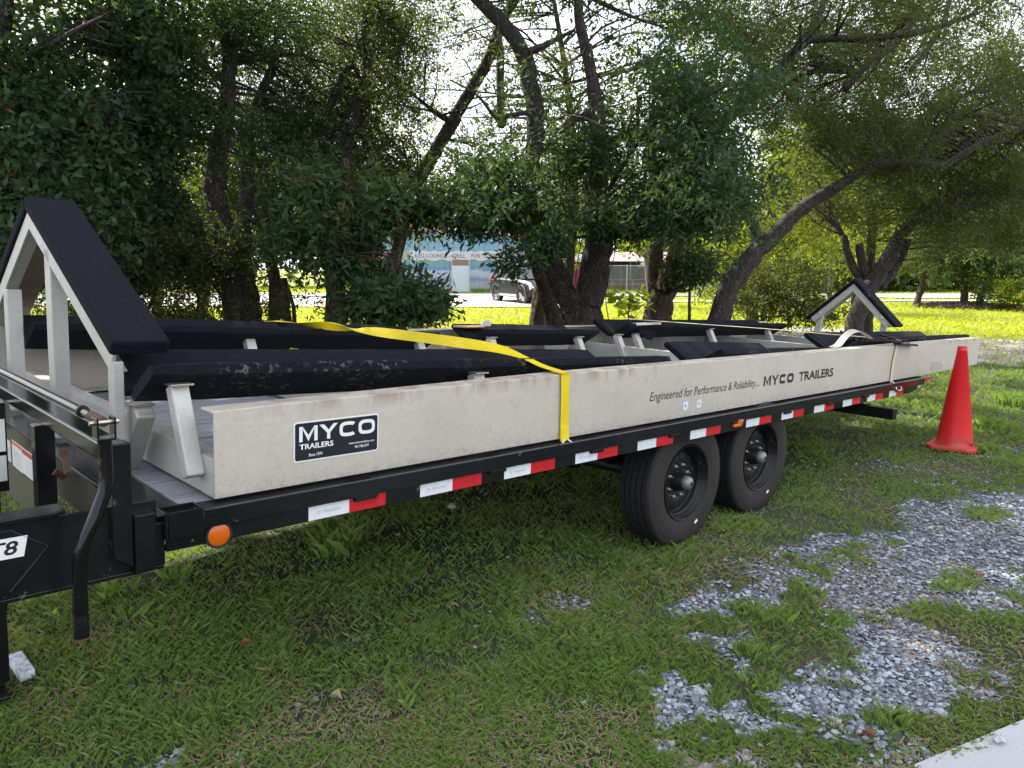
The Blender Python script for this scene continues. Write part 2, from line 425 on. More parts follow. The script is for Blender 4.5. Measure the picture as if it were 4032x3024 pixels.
M_DRYLEAF = mat('fallen_leaf', (.20, .085, .04), .8)

# ------------------------------------------------------------------ ground
LSX = lambda p: (p[0], p[1])
def z4(x, y): return (2400+x*.7378, 2000+y*.7378)
GRAV = [
 [(1000,150),(1250,165),(1480,160),(1500,90),(1570,40),(1700,-20),(2300,-60),(2700,100),(2700,900),(2212,640),(2000,590),(1850,560),(1480,560),(1300,600),(1150,540),(1060,490),(960,510),(850,610),(740,560),(600,520),(600,450),(760,450),(870,420),(830,330),(1050,330),(930,240)],
 [(950,1000),(920,960),(1200,930),(1260,870),(1350,760),(1180,700),(1450,650),(1600,680),(1780,720),(2070,830),(1900,850),(1740,880),(1790,950),(1850,1050),(1680,1140),(1480,1110),(1300,1060),(1180,1110),(1000,1100),(960,1060)],
 [(300,1180),(350,1060),(480,1040),(580,950),(690,980),(700,1130),(850,1150),(1000,1250),(1010,1290),(850,1280),(720,1210),(560,1170),(400,1200)],
 [(200,920),(300,900),(430,910),(440,960),(260,960)], [(1000,840),(1180,840),(1170,920),(1020,900)], [(1860,780),(2100,860),(2300,900),(2300,960),(1950,860)],
 [(340,470),(520,420),(560,470),(420,560),(330,540)], [(440,660),(600,640),(700,700),(520,740)], [(1900,980),(2150,1050),(2140,1080),(1920,1030)],
 [(180,1300),(320,1290),(700,1330),(680,1388),(520,1388),(200,1360)], [(1280,1180),(1500,1190),(1500,1260),(1340,1240)]]
def _dil(q, k):
    c = np.mean(q, axis=0); return [tuple(c+(np.array(p)-c)*k) for p in q]
GRAVW = [_dil([tuple(gnd(*z4(*p))[:2]) for p in g], 1.06 if i == 0 else 1.16) for i, g in enumerate(GRAV)]
# sandy drive crossing behind the trailer on the right
SAND = [tuple(gnd(*p)[:2]) for p in [(2300,1300),(2700,1288),(3000,1283),(3300,1290),(3700,1325),(3900,1335),(4300,1345),(4800,1350),(4800,1400),(4300,1420),(4032,1440),(3850,1450),(3650,1430),(3300,1350),(2900,1318),(2300,1330)]]
SLAB = [gnd(3600,3035), gnd(4032,2855), gnd(5200,2450), gnd(5600,3300), gnd(3600,3600)]
SLABXY = [tuple(p[:2]) for p in SLAB]
def grav_mask(x, y):
    wx = (fbm(x*2.2, y*2.2, 3)-.5)*.36+(fbm(x*9, y*9, 8)-.5)*.26; wy = (fbm(x*2.2+9, y*2.2, 4)-.5)*.36+(fbm(x*9+5, y*9, 9)-.5)*.26
    g = np.zeros(x.shape, bool)
    for p in GRAVW: g |= in_poly(x+wx, y+wy, p)
    s = x*R[0]+y*R[1]; d = x*FH[0]+y*FH[1]      # thin bare spots elsewhere in the near grass
    spots = (fbm(x*1.7+3, y*1.7+8, 21) > .60-.035*np.clip(s, -1, 2)) & (fbm(x*7, y*7, 23) > .50) & (d < 7) & (y < 2.3)
    return g, spots
def sand_mask(x, y):
    w = (fbm(x*.8, y*.8, 31)-.5)*1.6
    a = in_poly(x+w*.4, y+w, SAND)
    return a
sig = lambda t: 1/(1+np.exp(-t))
def ground_z(x, y):
    return (fbm(x*.9, y*.9, 51, 3)-.5)*.03*np.clip((np.hypot(x, y))/3, .3, 1)

def make_ground():
    m = mat('ground_soil', (.1, .08, .06), .95)
    tc_ = 'Object'
    soil = ramp(m, noise(m, 22, 6, .75), [(.3, (.032, .028, .018)), (.5, (.072, .060, .040)), (.72, (.16, .135, .10))])
    near = mix(m, ramp(m, noise(m, 5, 5, .7), [(.42, (0,)*3), (.62, (1,)*3)]), (.036, .052, .020), soil)
    gr = nn(m, 'ShaderNodeTexVoronoi'); gr.inputs['Scale'].default_value = 48; t = nn(m, 'ShaderNodeTexCoord'); lk(m, t.outputs['Object'], gr.inputs['Vector'])
    gcol = ramp(m, gr.outputs['Color'], [(.2, (.06, .062, .068)), (.8, (.22, .23, .26))])
    at1 = nn(m, 'ShaderNodeAttribute'); at1.attribute_name = 'gravel'
    c = mix(m, at1.outputs['Fac'], near, gcol)
    sandc = ramp(m, noise(m, 3, 6, .75), [(.35, (.26, .23, .19)), (.65, (.52, .47, .41))])
    at2 = nn(m, 'ShaderNodeAttribute'); at2.attribute_name = 'sand'
    c = mix(m, at2.outputs['Fac'], c, sandc)
    lawn = ramp(m, noise(m, 1.2, 7, .75), [(.3, (.13, .165, .015)), (.6, (.22, .25, .022)), (.8, (.27, .24, .08))])
    at3 = nn(m, 'ShaderNodeAttribute'); at3.attribute_name = 'lawn'
    c = mix(m, at3.outputs['Fac'], c, lawn)
    lk(m, c, bsdf(m).inputs['Base Color'])
    bump(m, noise(m, 60, 5, .8), .8, .02)
    return m
M_GROUND = make_ground()
def build_ground():
    nr = 270; rr = .35*np.power(700/.35, np.linspace(0, 1, nr)); 
    th = np.concatenate([np.linspace(-62, 62, 200), np.linspace(66, 294, 40)]); th = np.radians(th)+YAW; nt = len(th)
    RR, TT = np.meshgrid(rr, th, indexing='ij'); X = RR*np.cos(TT); Y = RR*np.sin(TT); Z = ground_z(X, Y)
    g, sp = grav_mask(X, Y); s_ = sand_mask(X, Y)
    d = X*FH[0]+Y*FH[1]
    lawn = np.clip((d-13+(fbm(X*.4, Y*.4, 77)-.5)*6)/3, 0, 1)
    V = np.stack([X, Y, Z], -1).reshape(-1, 3); V = np.vstack([V, [[0, 0, 0]]])
    ii, jj = np.meshgrid(np.arange(nr-1), np.arange(nt), indexing='ij'); j2 = (jj+1) % nt
    Q = np.stack([ii*nt+jj, (ii+1)*nt+jj, (ii+1)*nt+j2, ii*nt+j2], -1).reshape(-1, 4)
    me = bpy.data.meshes.new('ground'); me.vertices.add(len(V)); me.vertices.foreach_set('co', V.astype(np.float32).ravel())
    ctr = len(V)-1; T = np.stack([np.full(nt, ctr), np.arange(nt), (np.arange(nt)+1) % nt], -1)
    loops = np.concatenate([Q.ravel(), T.ravel()]).astype(np.int32); me.loops.add(len(loops)); me.loops.foreach_set('vertex_index', loops)
    me.polygons.add(len(Q)+len(T)); me.polygons.foreach_set('loop_start', np.concatenate([np.arange(len(Q))*4, len(Q)*4+np.arange(len(T))*3]).astype(np.int32))
    me.update(calc_edges=True)
    def attr(n, v):
        a = me.attributes.new(n, 'FLOAT', 'POINT'); a.data.foreach_set('value', np.append(v.astype(np.float32).ravel(), 0))
    attr('gravel', g*1.0+sp*.2*(~g)); attr('sand', s_*1.0); attr('lawn', lawn*(~s_))
    me.materials.append(M_GROUND); me.shade_smooth()
    o = bpy.data.objects.new('ground', me); col.objects.link(o); tag(o, kind='structure')
build_ground()

def flat(name, pts, z, m, kind='structure', thick=None):
    b = MB(); n = len(pts)
    if thick: b.prism([(p[0], p[1]) for p in pts], 2, z-thick, z)
    else: b.add([(p[0], p[1], z) for p in pts], [tuple(range(n))])
    o = b.build(name, m); return tag(o, kind=kind)
def speck(name, a, b_, sc=40, rough=.9):
    m = mat(name, a, rough); c = ramp(m, noise(m, sc, 6, .8), [(.3, a), (.7, b_)]); c = mix(m, ramp(m, noise(m, .7, 5, .7), [(.4, (0,)*3), (.7, (.4,)*3)]), c, tuple(x*.7 for x in a)); lk(m, c, bsdf(m).inputs['Base Color']); bump(m, noise(m, sc*2, 4), .3, .004); return m
M_CONC = speck('concrete', (.40, .40, .41), (.52, .52, .53), 90)
M_ASPH = speck('pale_asphalt', (.16, .165, .18), (.22, .225, .24), 20)
M_LOT = speck('shell_gravel', (.36, .31, .25), (.54, .48, .41), 8)
M_PATHC = speck('pale_path', (.40, .36, .32), (.50, .46, .42), 8)
flat('concrete_path', SLAB, .022, M_CONC, thick=.12)
flat('road', [gxd(-9000, 48), gxd(-9000, 39.6), gxd(2150, 39.6), gxd(4300, 41.5), gxd(9000, 44), gxd(9000, 47), gxd(4300, 45), gxd(2900, 44)], .045, M_ASPH)
flat('gravel_lot', [gxd(-4000, 39.4), gxd(-4000, 30), gxd(800, 29.5), gxd(1600, 28.8), gxd(2150, 28.8), gxd(2350, 33.0), gxd(2380, 39.4)], .041, M_LOT)
flat('footpath', [gxd(2370, 33.2), gxd(3100, 33.4), gxd(4600, 34.5), gxd(4600, 35.3), gxd(3100, 34.9), gxd(2370, 35.2)], .043, M_PATHC)
flat('sand_track', [gxd(3150, 43), gxd(3600, 37), gxd(4050, 38), gxd(4900, 40), gxd(4900, 43), gxd(4000, 42.2), gxd(3500, 41)], .047, M_LOT)

# ------------------------------------------------------------------ trailer frame of reference
T_ = math.radians(2.06); RO = .02
ex = np.array([math.cos(T_), 0, -math.sin(T_)]); ey0 = np.array([0, 1.0, 0]); ez0 = np.array([math.sin(T_), 0, math.cos(T_)])
ey = math.cos(RO)*ey0+math.sin(RO)*ez0; ez = math.cos(RO)*ez0-math.sin(RO)*ey0
ORG = np.array([0, 2.148, 1.48-.76205625])
def TM(): return Matrix(((ex[0], ey[0], ez[0], ORG[0]), (ex[1], ey[1], ez[1], ORG[1]), (ex[2], ey[2], ez[2], ORG[2]), (0, 0, 0, 1)))
def tworld(p): return ORG+ex*p[0]+ey*p[1]+ez*p[2]
def tempty(name, label, cat):
    o = bpy.data.objects.new(name, None); col.objects.link(o); o.matrix_world = TM(); o.empty_display_size = .1
    return tag(o, label, cat)

# ------------------------------------------------------------------ flatbed trailer
def build_trailer():
    T = tempty('flatbed_trailer', 'black tandem axle tilt deck trailer carrying the aluminium boat cradle', 'trailer')
    W = 2.46
    def P(name, b, m, bevel=.003, smooth=None, parent=T): return b.build(name, m, parent, bevel, smooth)
    # side channel with slanted tail
    for nm, y0, y1 in (('side_channel', 0, .05), ('side_channel', W-.05, W)):
        b = MB(); poly = [(.74, .001), (6.62, .001), (7.08, .090), (7.08, .104), (.74, .104)]
        b.prism(poly, 1, y0, y0+.008) if y0 == 0 else b.prism(poly, 1, y1-.008, y1)
        b.box((.74, y0+.001, .001), (6.62, y1-.001, .009)); 
        P(nm, b, M_BLACK, .002)
    # rub rails
    for y0, y1 in ((-.014, -.004), (W+.004, W+.014)):
        P('rub_rail', MB().box((.736, y0, .053), (6.85, y1, .107)), M_BLACK, .002)
    # stake pockets between channel and rub rail
    k = 0
    for x in np.arange(.735, 6.8, .61):
        for s in (0, 1):
            y0, y1 = (-.0035, -.0005) if s == 0 else (W+.0005, W+.0035)
            b = MB(); b.box((x, y0, .04), (x+.10, y1, .106))
            if s == 0:
                b.box((x+.002, .009, .085), (x+.098, .056, .097))
                b.box((x+.004, -.012, .038), (x+.09, -.001, .052))
            P('stake_pocket', b, M_BLACK, .0015)
    # front corner stub with open pocket
    b = MB(); b.box((.733, -.016, .040), (.741, .05, .118)); b.box((.742, -.018, .040), (.838, -.0145, .1175)); b.box((.741, .048, .06), (.838, .052, .118)); b.box((.832, -.013, .108), (.838, .047, .118))
    P('front_pocket', b, M_BLACK, .001)
    P('corner_gusset', MB().box((.707, .004, -.033), (.738, .16, .088)), M_BLACK, .002)
    # deck planks
    n = 16; w = (W-.22)/n
    for i in range(n):
        y0 = .11+i*w
        b = MB(); b.box((.825+random.uniform(-.004, .004), y0+.003, .062), (6.95, y0+w-.003, .098+random.uniform(-.003, .003)))
        o = P('plank', b, M_PLANK, .003)
    # deck front channel and flat lip behind it
    P('front_channel', MB().box((.690, .03, -.033), (.700, 1.15, .098)).box((.690, 1.1505, -.22), (.700, W-.03, .098)).box((.700, .03, .090), (.812, W-.03, .099)), M_GLOSS, .002)
    P('front_lip', MB().box((.681, .03, .1005), (.699, W-.03, .113)), M_GLOSS, .003)
    for y0, y1 in ((.012, .108), (W-.108, W-.012)): P('deck_edge_shade', MB().box((.745, y0, .07), (6.95, y1, .0955)), M_DARKSTEEL, 0)  # channel top plates, dark to stand in for the shaded gap beside the beam
    # tail channel
    P('tail_channel', MB().box((6.952, .05, .03), (7.05, W-.05, .096)), M_BLACK)
    # long members and cross members under the deck
    for y in (.52, W-.52): P('main_beam', MB().box((.72, y-.05, -.12), (6.9, y+.05, -.11)).box((.72, y-.05, .03), (6.9, y+.05, .04)).box((.72, y-.006, -.11), (6.9, y+.006, .03)), M_BLACK, .002)
    for x in np.arange(1.1, 6.8, .61): P('cross_member', MB().box((x, .055, .0), (x+.04, W-.055, .06)), M_DARKSTEEL, 0)
    # tongue box with reinforcing plate
    b = MB(); b.box((-.15, .012, -.035), (.72, .020, .155)); b.box((-.15, .004, -.045), (.735, .11, -.034))
    P('tongue_side', b, M_BLACK, .002)
    P('tongue_lip', MB().prism([(-.15, -.002), (.47, -.002), (.497, .012), (.497, .075), (-.15, .075)], 2, .156, .170), M_BLACK, .003)
    b = MB(); pl = [(-.15, .140), (.372, .140), (.452, .084), (.366, -.018), (-.15, -.018)]; b.prism(pl, 1, .006, .0115); P('gusset_plate', b, M_BLACK, .0015)
    wl = [(.372, .007, .140), (.412, .005, .112), (.452, .005, .084), (.410, .005, .033), (.366, .007, -.018)]
    P('weld_bead', MB().tube(wl, .0022, 6), M_DARKSTEEL, 0, 60)
    P('tongue_side', MB().box((-.15, W-.02, -.035), (.72, W-.012, .155)), M_BLACK)
    # T8 sign
    b = MB(); b.prism([(.25, .069), (.399, .069), (.409, .121), (.25, .121)], 1, .0035, .0055); sg = P('sign', b, M_WHITE, 0)
    text_obj('lettering', 'T8', M_TEXT, sg, .326, .078, .0030, .035, .062, shear=.2, offset=.02)
    # corner post and second box
    b = MB(); b.prism([(.601, .328), (.651, .328), (.651, -.018), (.6455, -.014), (.601, .018)], 1, -.012, .040); P('corner_post', b, M_BLACK, .003)
    b = MB(); b.prism([(.6525, .128), (.706, .128), (.706, -.034), (.6525, -.036)], 1, -.020, .035); P('corner_post', b, M_BLACK, .003)
    # headboard rail, struts
    P('top_rail', MB().box((.588, .041, .276), (.650, W-.05, .326)), M_GLOSS, .006)
    for y in (.60, 1.10, 1.75, 2.3): P('strut', MB().box((.563, y, -.05) if y < 1 else (.522, y, -.05), (.620 if y < 1 else .584, y+.05, .279)), M_GLOSS, .003)
    P('corner_post', MB().box((.601, W-.04, -.02), (.651, W+.012, .328)), M_BLACK)
    # crank rod, clevis and swinging handle
    rod = MB().tube([(.566, .02, .404), (.560, 2.2, .404)], .0115, 12); P('crank_rod', rod, M_GLOSS, 0, 50)
    P('rod_collar', MB().lathe([(.012, 0), (.017, 0), (.017, .012), (.012, .012)], (.566, .085, .404), (0, 1, 0), 16), M_DARKSTEEL, 0, 40)
    P('rod_tip', MB().tube([(.566, -.085, .404), (.566, .02, .404)], .0125, 12), M_RUST, 0, 50)
    cv = MB(); 
    for dx in (-.022, .018): cv.box((.566+dx, -.105, .365), (.566+dx+.005, -.062, .418))
    cv.box((.544, -.105, .360), (.589, -.062, .366)); P('clevis', cv, M_RBLK, .002)
    P('clevis_pin', MB().tube([(.532, -.085, .404), (.600, -.085, .404)], .0065, 10), M_ZINC, 0, 50)
    hx = [(.566, -.085, .362), (.567, -.085, .32), (.567, -.088, .27), (.560, -.09, .225), (.535, -.095, .165), (.512, -.10, .125), (.500, -.10, .09), (.495, -.10, .05), (.4935, -.10, .0), (.493, -.10, -.02)]
    P('crank_handle', MB().tube(hx, [.017]*9+[.0165], 14), M_RBLK, 0, 60)
    P('handle_sleeve', MB().lathe([(.014, 0), (.018, 0), (.0185, -.05), (.017, -.055), (.0185, -.06), (.0185, -.118), (.015, -.118), (.015, -.03)], (.493, -.10, -.018), (0, 0, 1), 16), M_GLOSS, 0, 50)
    P('rust_ring', MB().lathe([(.0146, -.001), (.0190, -.001), (.0190, -.006), (.0146, -.006)], (.493, -.10, -.132), (0, 0, 1), 16), M_RUST, 0)
    # rope hook
    hk = MB(); pts = [(.542, .20, .285), (.546, .20, .262), (.548, .19, .240), (.545, .175, .222), (.535, .16, .215), (.522, .145, .222), (.513, .13, .238), (.500, .12, .243)]
    for a, c in zip(pts[:-1], pts[1:]): hk.bar(a, c, .018, .004, (0, 1, .3))
    P('rope_hook', hk, M_RUST, .001)
    # stickers
    def sticker(y0, y1, z0, z1, x=.688, bands=()):
        s = P('sticker', MB().box((x, min(y0, y1), z0), (x+.0015, max(y0, y1), z1)), M_WHITE, 0)
        for (a, c, m_) in bands: P('band', MB().box((x-.0008, min(y0, y1)+.004, z0+(z1-z0)*a), (x-.0002, max(y0, y1)-.004, z0+(z1-z0)*c)), m_, 0, parent=s)
        for i in range(7):
            zz = z0+(z1-z0)*(.10+i*.085); ln = abs(y1-y0)
            P('print_line', MB().box((x-.0008, min(y0, y1)+ln*.10, zz), (x-.0002, min(y0, y1)+ln*(.62+.28*random.random()), zz+.0022)), M_TEXTG, 0, parent=s)
    sticker(1.40, 1.57, -.065, .045, bands=((.86, .97, M_ORANGE),))
    sticker(1.215, 1.395, -.060, .045, bands=((.78, .96, M_REDP),))
    P('sticker', MB().box((.535, 1.0985, .10), (.578, 1.0995, .22)), M_WHITE, 0); P('sticker', MB().box((.535, 1.0985, -.01), (.578, 1.0995, .085)), M_WHITE, 0)
    sticker(1.60, 1.76, -.06, .03); sticker(.345, .45, -.008, .062, bands=((.1, .2, M_TEXTG),))
    # landing leg at the front
    P('landing_leg', MB().box((.405, .83, -.655), (.505, .93, .15)).box((.415, .835, -.40), (.51, .84, -.36)), M_BLACK, .004)
    P('leg_foot', MB().box((.33, .76, -.685), (.49, 1.0, -.672)), M_BLACK, .003)
    P('landing_leg', MB().box((.405, W-.93, -.655), (.505, W-.83, .15)), M_BLACK, .004)
    P('leg_brace', MB().bar((.36, .81, -.05), (.49, .81, -.30), .03, .02), M_GLOSS, .003)
    # reflective tapes 6 in + 6 in
    starts = [1.181, 1.627, 2.045, 2.474, 2.924, 3.376, 3.983, 4.377+.0, 4.823, 5.271, 5.694, 6.118]
    starts = [1.181, 1.627, 2.045, 2.474, 2.924, 3.376, 3.95, 4.377, 4.823, 5.271, 5.694, 6.118]
    for i, x in enumerate(starts):
        h = .048; z0 = .0035
        w_ = P('white_tape', MB().box((x, -.0014, z0), (x+.150, -.0004, z0+h)), M_TW, 0)
        r_ = P('red_tape', MB().box((x+.1502, -.0014, z0), (x+.296, -.0004, z0+h)), M_TR, 0)
        if i < 4:
            text_obj('lettering', 'PJ TRAILERS', M_TEXTG, w_, x+.03, z0+.015, -.0017, .013, .09, shear=.3, offset=.012)
            text_obj('lettering', 'PJ TRAILERS', M_TEXTR, r_, x+.18, z0+.015, -.0017, .013, .09, shear=.3, offset=.012)
    P('white_tape', MB().add([(6.74, -.002, .027), (6.86, -.002, .050), (6.86, -.002, .100), (6.74, -.002, .077)], [(0, 1, 2, 3)]), M_TW, 0)
    P('red_tape', MB().add([(6.861, -.002, .050), (7.05, -.002, .087), (7.05, -.002, .103), (6.861, -.002, .100)], [(0, 1, 2, 3)]), M_TR, 0)
    P('red_panel', MB().box((6.32, -.0155, .058), (6.70, -.0146, .104)), M_REDL, 0)
    # round side marker, amber clearance lamp, red tail marker
    b = MB().lathe([(.0, -.004), (.028, -.003), (.033, .0), (.033, .006)], (.889, -.004, .021), (0, 1, 0), 28); mk = P('side_marker', b, M_AMBER, 0, 40)
    P('rubber_ring', MB().lathe([(.0335, -.001), (.040, -.0015), (.041, .004)], (.889, -.004, .021), (0, 1, 0), 28), M_DARKSTEEL, 0, 40, parent=mk)
    b = MB(); b.prism([(3.785, .026), (3.86, .024), (3.88, .046), (3.885, .062), (3.835, .060), (3.83, .040), (3.785, .040)], 1, -.022, -.002); P('clearance_lamp', b, M_AMBER, .003)
    b = MB().box((6.45, -.006, .055), (6.50, -.001, .068)); P('tail_marker', b, M_REDL, .001)
    # hitch bar / rear ramp support sticking out below the tail
    P('support_bar', MB().box((5.66, -.20, -.097), (5.74, 2.3, -.017)), M_BLACK, .004)
    # running gear
    for side in (0, 1):
        def wheel(x, z, first=None):
            y = .05 if side == 0 else W-.05; sg_ = 1 if side == 0 else -1      # outer face at y, body goes inwards
            wt_ = bpy.data.objects.new('wheel', None); col.objects.link(wt_); wt_.parent = T; wt_.location = (x, y, z)
            if side: wt_.rotation_euler = (0, 0, PI)
            Rr = .348; wd = .215
            def Q(nm, b, m_, smooth=35, bevel=0): return b.build(nm, m_, wt_, bevel, smooth)
            prof = [(.205, .020), (.212, .008), (.24, .003), (.27, .0), (.300, .002), (.322, .006), (.338, .012)]
            Q('sidewall', MB().lathe(prof, (0, 0, 0), (0, 1, 0), 64), M_SIDE)
            prof[3:3] = [(.262, .001), (.264, -.001), (.267, .001)]; prof[-2:-2] = [(.306, .0005), (.309, .004), (.313, .001), (.316, .0055)]
            tr = [(.338, .012), (Rr-.004, .018), (Rr, .024)]
            for g in range(4):
                a = .024+(wd-.06)*(g+.7)/4.4; tr += [(Rr, a), (Rr-.008, a+.001), (Rr-.008, a+.007), (Rr, a+.008)]
            tr += [(Rr, wd-.024), (Rr-.014, wd-.012), (.30, wd), (.21, wd-.01)]
            Q('tread', MB().lathe(tr, (0, 0, 0), (0, 1, 0), 64), M_TREAD, 30)
            # shoulder ribs
            rb = MB()
            for k_ in range(120):
                a = 2*PI*k_/120; c, s_ = math.cos(a), math.sin(a); p0 = (c*.3375, .0095, s_*.3375); p1 = (c*(Rr+.0005), .0215, s_*(Rr+.0005)); rb.bar(p0, p1, .008, .004, (-s_, 0, c))
            Q('shoulder_rib', rb, M_TREAD, None)
            rim = [(.205, .020), (.206, .004), (.2, .006), (.195, .022), (.190, .028), (.186, .048), (.179, .054), (.176, .074), (.170, .080), (.160, .074), (.150, .068), (.120, .061), (.100, .066), (.085, .070), (.0, .070)]
            Q('rim', MB().lathe(rim, (0, 0, 0), (0, 1, 0), 56), M_RIM, 40)
            for k_ in range(10):
                a = 2*PI*(k_+.5)/10
                Q('vent_hole', MB().lathe([(.0, -.0032), (.0125, -.0030), (.0135, .004)], (math.cos(a)*.140, .0655, math.sin(a)*.140), (0, 1, 0), 14), mat_hole, None)
            for k_ in range(8):
                a = 2*PI*(k_+.5)/8; cx_, cz_ = math.cos(a)*.090, math.sin(a)*.090
                Q('lug_nut', MB().lathe([(.0, -.024), (.004, -.024), (.004, -.012), (.0085, -.010), (.011, .0), (.011, .006)], (cx_, .067, cz_), (0, 1, 0), 6), M_NUT, None)
            Q('hub', MB().lathe([(.0, .015), (.042, .016), (.046, .025), (.050, .045), (.060, .072)], (0, 0, 0), (0, 1, 0), 28), M_RIM, 40)
            Q('hub_cap', MB().lathe([(.012, -.022), (.024, -.018), (.033, -.010), (.037, .004), (.037, .018)], (0, 0, 0), (0, 1, 0), 28), M_HUB, 50)
            Q('rubber_plug', MB().lathe([(.0, -.024), (.010, -.0245), (.013, -.0205)], (0, 0, 0), (0, 1, 0), 16), M_DARKSTEEL, 50)
            a = -1.0; Q('valve_stem', MB().tube([(math.cos(a)*.150, .098, math.sin(a)*.150), (math.cos(a)*.142, .065, math.sin(a)*.142)], .004, 8), M_ZINC, 50)
            a = -1.15; c, s_ = math.cos(a), math.sin(a); Q('label', MB().bar((c*.255-s_*.014, -.0015, s_*.255+c*.014), (c*.255+s_*.014, -.0015, s_*.255-c*.014), .002, .015, (c, 0, s_)), M_WHITE, None)
            return wt_
        for x, z in ((3.47, -.255), (4.275, -.225)): wheel(x, z if side == 0 else z-.045)
    for x, z in ((3.47, -.255), (4.275, -.225)):
        P('axle', MB().tube([(x, .25, z), (x, W-.25, z-.045)], .038, 12), M_DARKSTEEL, 0, 50)
    for y in (.52, W-.52):
        for x, z in ((3.47, -.255), (4.275, -.225)):
            sp = [(x-.36, y, -.14), (x-.2, y, -.175), (x, y, -.195), (x+.2, y, -.175), (x+.36, y, -.14)]
            b = MB()
            for l in range(4):
                q = sp if l == 0 else [(x-.36*(1-.2*l), y, -.14-.045*(l/3)-.01*l), (x, y, -.197-.011*l), (x+.36*(1-.2*l), y, -.14-.045*(l/3)-.01*l)]
                for a, c in zip(q[:-1], q[1:]): b.bar(a, c, .045, .009)
            P('leaf_spring', b, M_DARKSTEEL, 0)
        for x in (3.06, 3.87, 4.68): P('spring_hanger', MB().prism([(x-.05, -.12), (x+.05, -.12), (x+.03, -.20), (x-.03, -.20)], 1, y-.035, y+.035), M_BLACK)
    return T
mat_hole = mat('dark_opening', (.003, .003, .003), .9)
TR = build_trailer()

